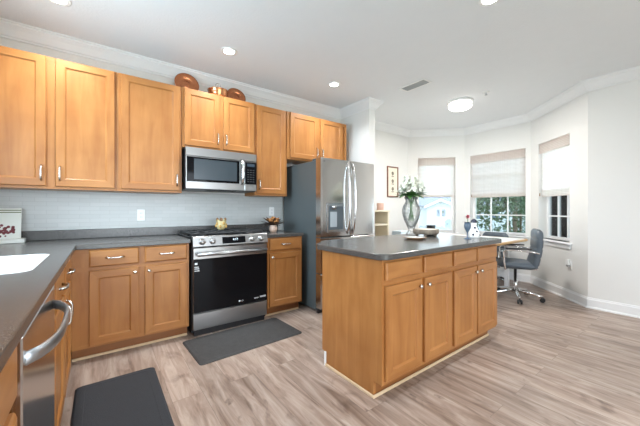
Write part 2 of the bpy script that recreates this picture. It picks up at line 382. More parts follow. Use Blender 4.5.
def seg_frame(p0, p1):
    """local frame of a wall piece: a along p0->p1, c outwards (away from the room)"""
    p0, p1 = Vector(p0+(0,)), Vector(p1+(0,)); u = (p1-p0).normalized(); out = Vector((-u.y, u.x, 0))
    return Matrix(((u.x, out.x, 0, p0.x), (u.y, out.y, 0, p0.y), (0, 0, 1, 0), (0, 0, 0, 1))), (p1-p0).length
def bay(idx, side, p0, p1, a0, a1, z0, z1, cols, rows_z, shade_z, label):
    M, Ln = seg_frame(p0, p1); T = 0.18
    b = MB(); b.box(0,a0,0,T,0,CZ,M=M); b.box(a1,Ln,0,T,0,CZ,M=M); b.box(a0,a1,0,T,0,z0,M=M); b.box(a0,a1,0,T,z1,CZ,M=M)
    struct(link('wall_'+side, b, wall_m))
    w = bpy.data.objects.new('window_%d' % idx, None); COL.objects.link(w); w['kind'] = 'structure'
    L = M @ Vector(((a0+a1)/2, 0.1, z0)); w.location = L; LOC[w.name] = L
    f = MB(); fw = 0.04; y0, y1 = 0.115, 0.165
    f.box(a0,a0+fw,y0,y1,z0,z1,M=M); f.box(a1-fw,a1,y0,y1,z0,z1,M=M); f.box(a0+fw,a1-fw,y0,y1,z0,z0+fw,M=M); f.box(a0+fw,a1-fw,y0,y1,z1-fw,z1,M=M)
    link('window_frame', f, trim_m, w)
    g = MB(); zm = (z0+z1)/2
    g.box(a0+fw,a1-fw,y0,y1,zm-.02,zm+.02,M=M)
    for k in range(1, cols):
        a = a0+fw+(a1-a0-2*fw)*k/cols; g.box(a-.009,a+.009,.128,.152,z0+fw,z1-fw,M=M)
    for z in rows_z: g.box(a0+fw,a1-fw,.1285,.1515,z-.009,z+.009,M=M)
    link('muntins', g, trim_m, w)
    link('glass', MB().box(a0+fw,a1-fw,.137,.143,z0+fw,z1-fw,M=M), glass_m, w)
    link('window_sill', MB().box(a0-.05,a1+.05,-.045,.115,z0-.028,z0,bev=.006,M=M).box(a0-.03,a1+.03,-.016,-.0005,z0-.085,z0-.028,M=M), trim_m, w)
    # woven shade inside the reveal
    L2 = M @ Vector(((a0+a1)/2, 0.03, z1)); t = thing('window_shade', L2, label, 'window shade', 'woven shades in the bay windows')
    link('valance', MB().box(a0+.006,a1-.006,.004,.03,z1-.15,z1-.002,bev=.004,M=M), shade_m, t)
    link('headrail', MB().box(a0+.006,a1-.006,.031,.06,z1-.045,z1-.002,M=M), white_m, t)
    c = MB(); n = 40; rings = []
    zs = [z1-.046-(z1-.046-shade_z)*k/n for k in range(n+1)]
    for a in (a0+.012, a1-.012): rings.append([M @ Vector((a, .040+0.003*math.cos(k*PI/2), z)) for k, z in enumerate(zs)])
    c.loft(rings, None, False)
    link('shade_cloth', c, shade_m, t)
    link('bottom_rail', MB().box(a0+.012,a1-.012,.036,.052,shade_z-.03,shade_z,bev=.004,M=M), shade_m, t)
    cord = MB(); p = M @ Vector((a0+.03, .001, 0)); 
    cord.tube([(p.x,p.y,z1-.16),(p.x,p.y,shade_z+.03)], .0015, 6, white_m)
    cord.tube([(p.x,p.y,shade_z+.03),(p.x,p.y,shade_z-.015)], [.004,.008], 8, brownc)
    link('pull_cord', cord, None, t)
    area('sky_portal', M @ Vector(((a0+a1)/2, .2, (z0+z1)/2)), (PI/2, 0, math.atan2(M[1][0], M[0][0])), a1-a0, z1-z0, 1, (1,1,1), True)
bay(1, 'bay_left', ROOM[6], ROOM[7], .19, .886, .75, 2.195, 1, (), 1.465, 'woven white shade half lowered on the bay window behind the tall flower vase')
bay(2, 'bay_middle', ROOM[7], ROOM[8], .105, 1.012, .75, 2.195, 3, (1.09, 1.83), 1.44, 'woven white shade half lowered on the middle and widest bay window')
bay(3, 'bay_right', ROOM[8], ROOM[9], .206, .90, .75, 2.195, 3, (1.09, 1.83), 1.41, 'woven white shade half lowered on the bay window behind the office chair')

def sweep(path, prof):
    P = [Vector(p) for p in path]; n = len(P); b = MB(); rings = []
    for k in range(n):
        d0 = (P[k]-P[k-1]).normalized() if k else (P[1]-P[0]).normalized()
        d1 = (P[k+1]-P[k]).normalized() if k < n-1 else d0
        n0, n1 = Vector((d0.y,-d0.x)), Vector((d1.y,-d1.x)); mt = n0+n1; mt = mt/(mt.dot(n0))
        rings.append([Vector((P[k].x+mt.x*d, P[k].y+mt.y*d, z)) for d, z in prof])
    return b.loft(rings, None, True, True, True, False)
CP = [(-.002,-.118),(.012,-.118),(.014,-.104),(.024,-.098),(.034,-.080),(.052,-.052),(.072,-.032),(.080,-.026),(.082,-.012),(.096,-.010),(.096,.001),(-.002,.001)]
struct(link('trim_1', sweep(ROOM, [(d, CZ+z) for d, z in CP]), trim_m))
BP = [(-.002,0),(.026,0),(.024,.014),(.016,.022),(.016,.104),(.010,.112),(.009,.124),(-.002,.126)]
struct(link('baseboard_right', sweep(ROOM[2:], BP), trim_m))

# backsplash on the back wall
struct(link('backsplash', MB().box(-.779,2.0,YB-.009,YB-.0005,.905,1.372), tile_m))

# ------------------------------------------------------------------ cabinet pieces
def door_mesh(fr, w, h, t=.02, fw=.058, H=wood_hx, V=wood_v):
    b = MB(); iv, ih = b.mi(V), b.mi(H); rings = []
    for ins, d in ((0,0),(0,t-.004),(.004,t),(fw,t),(fw+.004,t-.004),(fw+.011,t-.010)):
        rings.append([b.bm.verts.new(fr(x, z, d)) for x, z in ((ins,ins),(w-ins,ins),(w-ins,h-ins),(ins,h-ins))])
    for a, c in zip(rings, rings[1:]):
        for k in range(4): b.face([a[k],a[(k+1)%4],c[(k+1)%4],c[k]], ih if k in (0,2) else iv)
    b.face(rings[-1], iv); b.face(rings[0][::-1], iv)
    return b
def slab_mesh(fr, w, h, t=.02, H=wood_hx):
    b = MB(); i = b.mi(H); rings = []
    for ins, d in ((0,0),(0,t-.008),(.003,t-.004),(.010,t)):
        rings.append([b.bm.verts.new(fr(x, z, d)) for x, z in ((ins,ins),(w-ins,ins),(w-ins,h-ins),(ins,h-ins))])
    for a, c in zip(rings, rings[1:]):
        for k in range(4): b.face([a[k],a[(k+1)%4],c[(k+1)%4],c[k]], i)
    b.face(rings[-1], i); b.face(rings[0][::-1], i)
    return b
def pull(fr, x, z, L, vert, d0, parent, mat=nickel):
    """arched bar pull centred at x, z"""
    b = MB(); pts = []; n = 10
    for k in range(n+1):
        s = -1+2*k/n; q = L/2*s; h = .026*(1-s**4)**.7+.002
        pts.append(fr(x, z+q, d0+h) if vert else fr(x+q, z, d0+h))
    b.tube(pts, [.0066+.002*abs(-1+2*k/n)**3 for k in range(n+1)], 8)
    for e in (-1, 1):
        p0 = fr(x, z+e*L/2, d0-.001) if vert else fr(x+e*L/2, z, d0-.001); p1 = fr(x, z+e*L/2, d0+.004) if vert else fr(x+e*L/2, z, d0+.004)
        b.tube([p0, p1], [.0085,.0075], 8)
    return link('handle', b, mat, parent)
def knob(fr, x, z, d0, parent):
    b = MB(); c = [fr(x, z, d0+q) for q in (-.001,.010,.012,.020,.025,.026)]
    b.tube(c, [.006,.005,.013,.015,.009,.001], 12)
    return link('knob', b, nickel, parent)
XR, YF = (1,0,0), (0,-1,0)

# upper cabinets, carcass front y, doors in front of it
UF = 3.235
def upper(x0, x1, z0, z1, doors, label, yf=UF):
    t = thing('upper_cabinet', ((x0+x1)/2, yf, z0), label, 'cabinet', 'upper kitchen cabinets')
    b = MB(); b.box(x0,x1,yf+.018,YB-.010,z0,z1,m=wood_v)
    fr = F((x0,yf+.018,z0), XR, YF); w = x1-x0; h = z1-z0
    b.box(x0,x1,yf,yf+.018,z0,z0+.035,m=wood_hx); b.box(x0,x1,yf,yf+.018,z1-.04,z1,m=wood_hx)
    for a, c in [(x0,x0+.035),(x1-.035,x1)]+([((x0+x1)/2-.03,(x0+x1)/2+.03)] if len(doors) == 2 else []): b.box(a,c,yf,yf+.018,z0+.035,z1-.04,m=wood_v)
    link('body', b, None, t)
    for dx0, dx1, hs in doors:
        dz0, dz1 = z0+.022, z1-.006
        fr = F((dx0,yf-.0005,dz0), XR, YF); w = dx1-dx0
        d = link('door', door_mesh(fr, w, dz1-dz0), None, t)
        if hs: pull(fr, w-.028 if hs == 'r' else .028, .105, .115, True, .02, d)
    return t
ZU0, ZU1 = 1.352, 2.425
upper(-.78, .128, ZU0, ZU1, [(-.748,-.348,'r'),(-.292,.106,'l')], 'tall two-door maple upper cabinet in the corner above the white plaque')
upper(.13, .664, ZU0, ZU1, [(.152,.643,'r')], 'tall single-door maple upper cabinet next to the microwave on the corner side')
upper(.666, 1.452, 1.818, ZU1, [(.683,1.044,'r'),(1.078,1.436,'l')], 'short two-door maple upper cabinet directly above the microwave', UF-.012)
upper(1.454, 1.888, ZU0, ZU1, [(1.476,1.852,'l')], 'tall single-door maple upper cabinet between the microwave and the refrigerator')
upper(1.89, 2.885, 1.822, ZU1, [(1.925,2.362,'r'),(2.398,2.80,'l')], 'short two-door maple upper cabinet above the refrigerator', UF-.012)

# base cabinets on the back wall
BF = 2.915
def base(x0, x1, cols, label, yb=YB-.010, yf=BF):
    t = thing('base_cabinet', ((x0+x1)/2, yf, 0), label, 'cabinet', 'base kitchen cabinets')
    b = MB(); b.box(x0,x1,yf+.018,yb,.105,.874,m=wood_v)
    b.box(x0,x1,yf,yf+.018,.105,.135,m=wood_hx); b.box(x0,x1,yf,yf+.018,.842,.874,m=wood_hx); b.box(x0,x1,yf,yf+.018,.70,.735,m=wood_hx)
    xs = [x0]+[(cols[k][1]+cols[k+1][0])/2 for k in range(len(cols)-1)]+[x1]
    for k, x in enumerate(xs):
        a, c = (x, cols[0][0]+.012) if k == 0 else ((cols[-1][1]-.012, x) if k == len(xs)-1 else (x-.034, x+.034))
        b.box(a,c,yf+.0005,yf+.018,.13,.85,m=wood_v)
    link('body', b, None, t)
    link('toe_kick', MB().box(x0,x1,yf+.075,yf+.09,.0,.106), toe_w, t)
    link('shoe_molding', MB().box(x0,x1,yf+.062,yf+.0745,.0,.02,bev=.004), shoe_w, t)
    for dx0, dx1, ks in cols:
        w = dx1-dx0
        fr = F((dx0,yf-.0005,.734), XR, YF); d = link('drawer', slab_mesh(fr, w, .132), None, t); pull(fr, w/2, .066, .115, False, .02, d)
        fr = F((dx0,yf-.0005,.122), XR, YF); d = link('door', door_mesh(fr, w, .582), None, t); knob(fr, w-.03 if ks == 'r' else .03, .582-.04, .02, d)
    return t
base(-.1765, .66, [(-.068,.263,'r'),(.306,.639,'l')], 'wide maple base cabinet with two drawers between the corner and the range')
base(1.46, 1.905, [(1.481,1.882,'l')], 'narrow maple base cabinet between the range and the refrigerator')

# base cabinets of the sink run, facing +X
LX = -.177
def left_unit(y0, y1, cols, label, name='base_cabinet', pulls=True, drawers=None):
    t = thing(name, (LX, (y0+y1)/2, 0), label, 'cabinet', 'base kitchen cabinets')
    b = MB(); b.box(-.77,LX-.018,y0,y1,.105,.66,m=wood_v); b.box(LX-.018,LX,y0,y1,.105,.874,m=wood_v)
    link('body', b, None, t)
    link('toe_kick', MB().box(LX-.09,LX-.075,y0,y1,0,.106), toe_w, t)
    for a, c, ks in cols:
        fr = F((LX+.0005,a,.734), (0,1,0), (1,0,0)); w = c-a
        d = link('drawer', slab_mesh(fr, w, .132, H=wood_hy), None, t)
        if pulls: pull(fr, w/2, .066, .115, False, .02, d)
        if drawers:
            for z0, z1 in drawers:
                fr = F((LX+.0005,a,z0), (0,1,0), (1,0,0)); d = link('drawer', slab_mesh(fr, w, z1-z0, H=wood_hy), None, t); pull(fr, w/2, (z1-z0)/2, .115, False, .02, d)
        else:
            fr = F((LX+.0005,a,.122), (0,1,0), (1,0,0)); d = link('door', door_mesh(fr, w, .582, H=wood_hy), None, t)
            pull(fr, w-.03 if ks == 'r' else .03, .582-.10, .115, True, .02, d)
    return t
left_unit(1.70, 2.905, [(1.73,2.15,'r'),(2.19,2.61,'l')], 'maple sink base cabinet under the white sink, between dishwasher and corner', 'sink_cabinet')
left_unit(.30, 1.018, [(.33,.995,'l')], 'maple drawer cabinet at the near end of the sink counter before the dishwasher', drawers=[(.43,.70),(.122,.40)])

# dishwasher
t = thing('dishwasher', (LX, 1.36, 0), 'stainless dishwasher with curved bar handle under the sink counter', 'dishwasher')
link('body', MB().box(-.76,LX-.03,1.035,1.685,.09,.86), blackpl, t)
link('door', MB().box(LX-.029,LX+.022,1.035,1.685,.10,.862,bev=.004), steel_sm, t)
link('toe_kick', MB().box(LX-.10,LX-.06,1.035,1.685,0,.098), blackpl, t)
b = MB(); pts = []
for k in range(17):
    s = -1+k/8; y = 1.36+.285*s; pts.append((LX+.016+.064*(1-abs(s)**3.2)**.8, y, .79))
b.tube(pts, .019, 12, None, .45)
link('handle', b, simple('brushed_steel_handle', (.44,.47,.50,1), .36, 1.0), t)

# ------------------------------------------------------------------ countertops
SX0, SX1, SY0, SY1 = -.66, -.245, 1.77, 2.42
def slab_with_hole(outer, hole, z0, z1):
    bm = bmesh.new(); es = []
    for loop in ([outer, hole] if hole else [outer]):
        vs = [bm.verts.new((x, y, z1)) for x, y in loop]
        for k in range(len(vs)): es.append(bm.edges.new((vs[k], vs[(k+1) % len(vs)])))
    bmesh.ops.triangle_fill(bm, edges=es, use_beauty=True, use_dissolve=False)
    r = bmesh.ops.extrude_face_region(bm, geom=list(bm.faces))
    for v in [g for g in r['geom'] if isinstance(g, bmesh.types.BMVert)]: v.co.z = z0
    b = MB(); b.bm.free(); b.bm = bm; return b
outer = [(-.776,.30),(-.147,.30),(-.147,2.885),(.668,2.885),(.668,YB-.011),(-.776,YB-.011)]
t = thing('countertop', (-.46, 3.2, .876), 'dark grey speckled L-shaped countertop running from the sink to the range', 'countertop')
link('slab', slab_with_hole(outer, rrect(SX0,SX1,SY0,SY1,.06), .876, .914), counter_m, t, bevel=.005)
link('splash_lip', MB().box(-.776,1.4515,YB-.031,YB-.0115,.9145,1.0,bev=.003).box(-.776,-.756,.30,YB-.032,.9145,1.0,bev=.003), counter_m, t)
t = thing('countertop', (1.68, 3.2, .876), 'short dark grey speckled countertop between the range and the refrigerator', 'countertop')
link('slab', MB().prism([(1.452,2.885),(1.915,2.885),(1.915,YB-.011),(1.452,YB-.011)], .876, .914), counter_m, t, bevel=.005)
link('splash_lip', MB().box(1.452,1.915,YB-.031,YB-.0115,.9145,1.0,bev=.003), counter_m, t)

t = thing('sink', (-.45, 2.12, .876), 'white basin sink set in the dark counter', 'sink')
rings = []
for ins, z in ((-.006,.9143),(-.005,.9165),(.006,.9165),(.012,.91),(.02,.74),(.05,.705),(.12,.70)):
    rings.append([(x, y, z) for x, y in rrect(SX0+ins,SX1-ins,SY0+ins,SY1-ins,max(.02,.06))])
link('basin', MB().loft(rings, None, True, False, True), ceramic, t, recalc=False)
link('drain', MB().lathe([(.001,.701),(.042,.701),(.044,.704),(.03,.702),(.001,.702)], (-.455,2.12,0)), chrome, t)

# ------------------------------------------------------------------ island
IX0, IX1, IYF, IYB = 1.376, 2.935, 1.214, 1.815
t = thing('kitchen_island', ((IX0+IX1)/2, (IYF+IYB)/2, 0), 'maple kitchen island base with four doors and four drawers', 'kitchen island')
b = MB()
b.box(IX0,IX0+.02,IYF,IYB,.105,.874,m=wood_v); b.box(IX0,IX0+.02,IYF+.07,IYB-.05,0,.106,m=wood_v)
b.box(IX0+.02,IX1-.02,IYF+.018,IYB,.105,.874,m=wood_v); b.box(IX1-.02,IX1,IYF,IYB,.105,.874,m=wood_v)
b.box(IX0+.02,IX1-.02,IYF,IYF+.018,.105,.135,m=wood_hx); b.box(IX0+.02,IX1-.02,IYF,IYF+.018,.85,.874,m=wood_hx); b.box(IX0+.02,IX1-.02,IYF,IYF+.018,.71,.755,m=wood_hx)
ic = [(1.396,1.757,'r'),(1.792,2.142,'l'),(2.18,2.53,'r'),(2.556,2.912,'l')]
for a, c in [(IX0+.02,1.41),(1.74,1.81),(2.125,2.2),(2.515,2.57),(2.90,IX1-.02)]: b.box(a,c,IYF+.0005,IYF+.018,.13,.86,m=wood_v)
link('body', b, None, t)
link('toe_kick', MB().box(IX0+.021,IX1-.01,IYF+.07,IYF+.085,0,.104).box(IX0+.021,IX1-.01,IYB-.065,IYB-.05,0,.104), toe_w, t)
link('shoe_molding', MB().box(IX0-.012,IX1-.008,IYF+.058,IYF+.0695,0,.022,bev=.004).box(IX0-.012,IX0-.0005,IYF+.0697,IYB-.05,0,.022,bev=.004), shoe_w, t)
link('rear_baseboard', MB().box(IX0-.012,IX1,IYB-.049,IYB-.035,0,.105,bev=.003), trim_m, t)
for dx0, dx1, ks in ic:
    w = dx1-dx0
    fr = F((dx0,IYF-.0005,.748), XR, YF); link('drawer', slab_mesh(fr, w, .110), None, t)
    fr = F((dx0,IYF-.0005,.130), XR, YF); d = link('door', door_mesh(fr, w, .582), None, t); knob(fr, w-.03 if ks == 'r' else .03, .582-.045, .02, d)
def corner_arc(cx, cy, r, a0, n=8): return [(cx+r*math.cos(a0+PI/2*k/n), cy+r*math.sin(a0+PI/2*k/n)) for k in range(n+1)]
poly = corner_arc(3.005-.07,1.172+.07,.07,-PI/2)+corner_arc(3.005-.22,2.07-.22,.22,0)+[(1.62,2.07),(1.55,2.045),(1.37,1.885),(1.335,1.82)]+corner_arc(1.335+.07,1.172+.07,.07,PI)
link('island_countertop', MB().prism(poly, .876, .914), counter_m, None, at=(2.17,1.6,.876), bevel=.006)
tag(bpy.data.objects['island_countertop'], 'dark grey speckled countertop with rounded corners on the island', 'countertop')

# ------------------------------------------------------------------ range
RX0, RX1, RY = .684, 1.438, 2.875
t = thing('range', (1.06, 3.2, 0), 'stainless slide-in range with black glass oven door', 'range')
link('body', MB().box(RX0,RX1,RY+.045,YB-.04,.03,.905), blackpl, t)
link('storage_drawer', MB().box(RX0+.004,RX1-.004,RY,RY+.044,.062,.212,bev=.004), steel, t)
link('kick_plate', MB().box(RX0+.02,RX1-.02,RY+.03,RY+.044,.0,.058), blackpl, t)
b = MB(); b.box(RX0+.004,RX1-.004,RY,RY+.044,.217,.826,bev=.004)
d = link('oven_door', b, steel, t)
link('door_glass', MB().box(RX0+.006,RX1-.006,RY-.004,RY-.0005,.222,.722,bev=.002), blackgl, d)
b = MB()
for e in (-1, 1): b.tube([(1.061+e*.335,RY-.001,.768),(1.061+e*.335,RY-.048,.768)], .011, 10)
b.tube([(RX0+.03,RY-.048,.768),(RX1-.03,RY-.048,.768)], .018, 14)
link('handle', b, steel, d)
b = MB(); b.lathe([(.0001,0),(.009,0),(.009,.0006),(.0001,.0006)], (1.128,RY-.0047,.262), 18, None, True, Matrix.Rotation(PI/2, 3, 'X'))
link('logo', b, textw, d)
MX = lambda x, y, z: Matrix.Translation((x,y,z)) @ Matrix.Rotation(PI/2, 4, 'X')
text('lettering', 'LG', .022, textw, MX(1.155,RY-.0046,.262), d)
b = MB()
for x0, n, z, h in ((1.288,5,.262,.012),(1.352,7,.268,.018)):
    for k in range(n): b.box(x0+k*.0098,x0+k*.0098+.0062,RY-.0049,RY-.0045,z-h/2*(1 if k%2 else .7),z+h/2)
link('print_marks', b, textw, d)
b = MB()
b.box(.700,.724,RY-.0049,RY-.0045,.672,.690)
for z, w in ((.650,.040),(.634,.044),(.615,.046)):
    for k in range(5): b.box(.697+k*w/5,.697+k*w/5+w/7,RY-.0049,RY-.0045,z-.005,z+.005)
link('print_marks', b, textw, d)
# control panel, tilted back a little
b = MB(); fr = F((RX0,RY,0), XR, YF)
prof = [(.008,.834),(.012,.84),(-.004,.926),(-.012,.932),(-.07,.932),(-.07,.834)]
b.loft([[fr(0,z,d0) for d0, z in prof],[fr(RX1-RX0,z,d0) for d0, z in prof]], None, True, True, True, False)
link('control_panel', b, steel, t)
tilt = Matrix.Rotation(PI/2-math.atan2(.016,.086), 3, 'X')
def on_panel(x, z, d0): return Vector((x, RY-.012+(z-.84)*.016/.086-d0, z))
b = MB()
pa = [on_panel(x, z, .0012) for x, z in ((.955,.852),(1.19,.852),(1.19,.916),(.955,.916))]
pb = [on_panel(x, z, -.003) for x, z in ((.955,.852),(1.19,.852),(1.19,.916),(.955,.916))]
b.loft([pb, pa], None, True, True, True, False)
dp = link('display', b, blackgl, t)
text('digits', '4:17', .03, led_em, Matrix.Translation(on_panel(1.085,.888,.0016)) @ tilt.to_4x4(), dp)
for x in (.766,.862,1.262,1.362):
    b = MB(); c = on_panel(x,.882,0); nrm = Vector((0,-1,-.186)).normalized()*-1; nrm = Vector((0,-.983,.183))
    b.tube([c+nrm*q for q in (-.002,.006,.007,.030,.034,.0345)], [.030,.030,.025,.023,.019,.001], 20)
    k = link('knob', b, steel, t)
    b = MB(); b.tube([c+nrm*.0347+Vector((0,0,-.004)), c+nrm*.0347+Vector((0,0,.017))], .002, 6); link('pointer', b, blackpl, k)
link('cooktop', MB().box(RX0-.006,RX1+.006,RY+.07,YB-.045,.906,.926,bev=.004), blackgl, t)
for gx in (.815,1.061,1.307):
    b = MB(); x0, x1, y0, y1 = gx-.118, gx+.118, RY+.105, YB-.085
    for x in (x0, gx-.04, gx+.04, x1): b.box(x-.006,x+.006,y0,y1,.944,.960,bev=.002)
    for y in (y0, (y0+y1)/2, y1): b.box(x0,x1,y-.006,y+.006,.943,.9585,bev=.002)
    for x in (x0, x1):
        for y in (y0, y1): b.box(x-.007,x+.007,y-.007,y+.007,.926,.944)
    link('grate', b, iron, t)
for bx, by in ((.815,3.08),(.815,3.33),(1.061,3.2),(1.307,3.08),(1.307,3.33)):
    link('burner', MB().lathe([(.045,.926),(.045,.934),(.036,.936),(.036,.942),(.001,.943)], (bx,by,0), 20), iron, t)

# microwave over the range
MY = 3.145
t = thing('microwave', (1.06, 3.3, 1.385), 'stainless over-the-range microwave with dark window and curved handle', 'microwave')
MX0, MX1, MZ0, MZ1 = .684, 1.438, 1.388, 1.812
link('body', MB().box(MX0,MX1,MY+.03,YB-.011,MZ0,MZ1), blackpl, t)
link('vent_band', MB().box(MX0,MX1,MY-.002,MY+.029,1.728,MZ1,bev=.003), steel, t)
b = MB(); b.box(MX0,1.292,MY,MY+.029,MZ0+.008,1.725,bev=.003)
d = link('door', b, steel, t)
link('door_window', MB().box(MX0+.008,1.235,MY-.003,MY-.0005,1.468,1.718,bev=.001), blackgl, d)
wm = simple('microwave_screen', srgb(54, 63, 69), 0.22, var=0.05)
link('window_mesh', MB().box(MX0+.075,1.205,MY-.0045,MY-.0031,1.492,1.700,bev=.0006), wm, d)
b = MB(); pts = []
for k in range(13):
    s = -1+k/6; pts.append((1.262, MY-.004-.045*(1-abs(s)**3)**.8, 1.60+.135*s))
b.tube(pts, .011, 10, None, 1.6); link('handle', b, chrome, d)
c = link('control_panel', MB().box(1.295,MX1,MY,MY+.029,MZ0+.008,1.725,bev=.003), steel, t)
cp = link('keypad', MB().box(1.30,MX1-.004,MY-.003,MY-.0005,1.468,1.718,bev=.001), blackgl, c)
b = MB()
for r in range(6):
    for k in range(3): b.box(1.325+k*.032,1.345+k*.032,MY-.0036,MY-.0031,1.495+r*.026,1.503+r*.026)
link('key_marks', b, simple('key_grey', srgb(58,60,63), .5), c)
link('key_display', MB().box(1.322,1.412,MY-.0036,MY-.0031,1.668,1.70), simple('dim_display', srgb(60,72,84), .2), c)
link('underside_vent', MB().box(MX0+.22,MX1-.22,MY+.05,MY+.16,MZ0-.004,MZ0-.0005), darkslot, t)

# ------------------------------------------------------------------ refrigerator
FX0, FX1, FYF = 1.985, 2.845, 2.632
t = thing('refrigerator', (2.415, 3.1, 0), 'stainless french-door refrigerator with water dispenser beside the base cabinet', 'refrigerator')
link('body', MB().box(FX0+.004,FX1-.004,FYF+.112,YB-.05,.03,1.752,bev=.006), greyside, t)
link('base_grille', MB().box(FX0+.01,FX1-.01,FYF+.08,FYF+.111,.0,.05), blackpl, t)
def fdoor(x0, x1, z0, z1, bulge=.014):
    b = MB(); n = 16; rings = []
    for k in range(n+1):
        s = k/n; x = x0+(x1-x0)*s; xm = (x-FX0)/(FX1-FX0)*2-1; yf = FYF+bulge*xm*xm
        e = min(s, 1-s)*(x1-x0); yf += max(0, .006-e)*.5
        rings.append([(x,yf+.006,z0),(x,yf,z0+.006),(x,yf,z1-.006),(x,yf+.006,z1),(x,FYF+.108,z1),(x,FYF+.108,z0)])
    return b.loft(rings, None, True, True, True, False)
dl = link('door', fdoor(FX0,2.4115,.872,1.772), steel_sm, t); dr = link('door', fdoor(2.4185,FX1,.872,1.772), steel_sm, t)
dw = link('freezer_drawer', fdoor(FX0,FX1,.462,.862), steel_sm, t); dw2 = link('freezer_drawer', fdoor(FX0,FX1,.06,.452), steel_sm, t)
for o in (dl, dr, dw, dw2): o.data.shade_smooth() if False else None
for x, par in ((2.372, dl), (2.458, dr)):
    b = MB(); pts = []
    for k in range(17):
        s = -1+k/8; pts.append((x, FYF+.004-.055*(1-abs(s)**2.6)**.8, 1.315+.42*s))
    b.tube(pts, .0115, 10, None, 1.25); link('handle', b, steel_sm, par)
for z, par in ((.80, dw), (.39, dw2)):
    b = MB(); pts = [(FX0+.06+(FX1-FX0-.12)*k/16, FYF+.006-.05*(1-abs(-1+k/8)**4)**.8, z) for k in range(17)]
    b.tube(pts, .011, 10); link('handle', b, chrome, par)
ds = link('dispenser', MB().box(2.065,2.315,FYF-.006,FYF+.004,.925,1.265,bev=.004), simple('dispenser_frame', (.5,.5,.5,1), .25, 1.0), dl)
link('dispenser_recess', MB().box(2.08,2.30,FYF-.0075,FYF-.0062,.955,1.225), simple('dispenser_grey', srgb(84,92,98), .3, var=.15), dl)
link('dispenser_panel', MB().box(2.078,2.302,FYF-.0085,FYF-.0062,1.228,1.258,bev=.002), simple('dispenser_touch', srgb(150,156,160), .15, .6), dl)
link('dispenser_paddle', MB().box(2.10,2.20,FYF-.013,FYF-.0078,.985,1.16,bev=.002), simple('dispenser_paddle', srgb(168,176,182), .3), dl)
link('dispenser_nozzle', MB().tube([(2.15,FYF-.014,1.228),(2.15,FYF-.014,1.185)], [.032,.024], 12), steel, dl)
link('hinge_cover', MB().box(FX0+.005,FX0+.09,FYF+.03,FYF+.19,1.7525,1.776,bev=.004), greyside, t)
link('hinge_cover', MB().box(FX1-.09,FX1-.005,FYF+.03,FYF+.19,1.7525,1.776,bev=.004), greyside, t)
text('badge', 'LG', .02, simple('badge_grey', srgb(90,92,96), .3), MX(2.03,FYF+.0075,1.735), dl)

# ------------------------------------------------------------------ mats
rangemat = simple('grey_woven_mat', srgb(60, 58, 57), 0.75, bump=0.5, bscale=180, var=0.3, vscale=26)
def mat_obj(x0, x1, y0, y1, label, ang=0, m=darkmat):
    c = Vector(((x0+x1)/2, (y0+y1)/2, 0)); b = MB()
    rings = []
    for ins, z in ((0,.001),(.0,.006),(.012,.013),(.05,.0135),(.054,.0125)):
        rings.append([(x, y, z) for x, y in rrect(x0+ins,x1-ins,y0+ins,y1-ins,.03)])
    b.loft(rings, None, True, True, True, False)
    R = Matrix.Translation(c) @ Matrix.Rotation(ang, 4, 'Z') @ Matrix.Translation(-c)
    bmesh.ops.transform(b.bm, matrix=R, verts=b.bm.verts)
    return tag(link('floor_mat', b, m, None, at=c), label, 'mat', 'charcoal kitchen mats')
mat_obj(.594, 1.55, 2.345, 2.86, 'charcoal cushioned floor mat in front of the range', math.radians(2.5), rangemat)
mat_obj(-.13, .325, 1.45, 2.52, 'charcoal cushioned floor mat along the sink cabinet and dishwasher')

# ------------------------------------------------------------------ ceiling fittings
k = 0
for (x, y), lab in zip([(-.247,2.883),(1.008,2.835),(2.311,2.81),(2.293,.989)],
        ['recessed ceiling light above the corner cabinet', 'recessed ceiling light in front of the copper ware', 'recessed ceiling light in front of the refrigerator cabinet', 'recessed ceiling light above the island']):
    t = thing('recessed_light', (x,y,CZ), lab, 'ceiling light', 'recessed ceiling lights')
    link('trim_ring', MB().lathe([(.05,-.001),(.078,-.001),(.078,-.005),(.068,-.009),(.052,-.007)], (x,y,CZ), 28), white_m, t)
    link('lens', MB().lathe([(.0001,-.0035),(.051,-.0035),(.051,-.006),(.0001,-.006)], (x,y,CZ), 28), can_em, t)
    d = bpy.data.lights.new('recessed_or_fill_lamp', 'AREA'); d.shape = 'DISK'; d.size = .11; d.energy = 15; d.spread = math.radians(140); d.color = (.90,.96,1)
    o = bpy.data.objects.new('recessed_or_fill_lamp', d); COL.objects.link(o); o.location = (x,y,CZ-.012)
for x, y in ((.6,.3),(.6,-1.4)):   # extra fill lamps added at ceiling height behind the view, without fittings
    d = bpy.data.lights.new('recessed_or_fill_lamp', 'AREA'); d.shape = 'DISK'; d.size = .3; d.energy = 9; d.color = (.97,.98,1)
    o = bpy.data.objects.new('recessed_or_fill_lamp', d); COL.objects.link(o); o.location = (x,y,CZ-.012)
t = thing('flush_ceiling_light', (4.12,2.18,CZ), 'round white flush-mount ceiling light glowing over the breakfast nook', 'ceiling light')
link('base_ring', MB().lathe([(.001,-.001),(.165,-.001),(.17,-.012),(.165,-.030),(.15,-.034),(.001,-.034)], (4.12,2.18,CZ), 40), white_m, t)
link('diffuser', MB().lathe([(.001,-.035),(.148,-.035),(.156,-.05),(.150,-.085),(.12,-.106),(.001,-.112)], (4.12,2.18,CZ), 40), flush_em, t)
link('trim_band', MB().lathe([(.153,-.06),(.160,-.062),(.160,-.074),(.153,-.076)], (4.12,2.18,CZ), 40), white_m, t)
d = bpy.data.lights.new('flush_lamp', 'AREA'); d.shape = 'DISK'; d.size = .26; d.energy = 36; d.color = (1,.96,.91)
o = bpy.data.objects.new('flush_lamp', d); COL.objects.link(o); o.location = (4.12,2.18,CZ-.118)
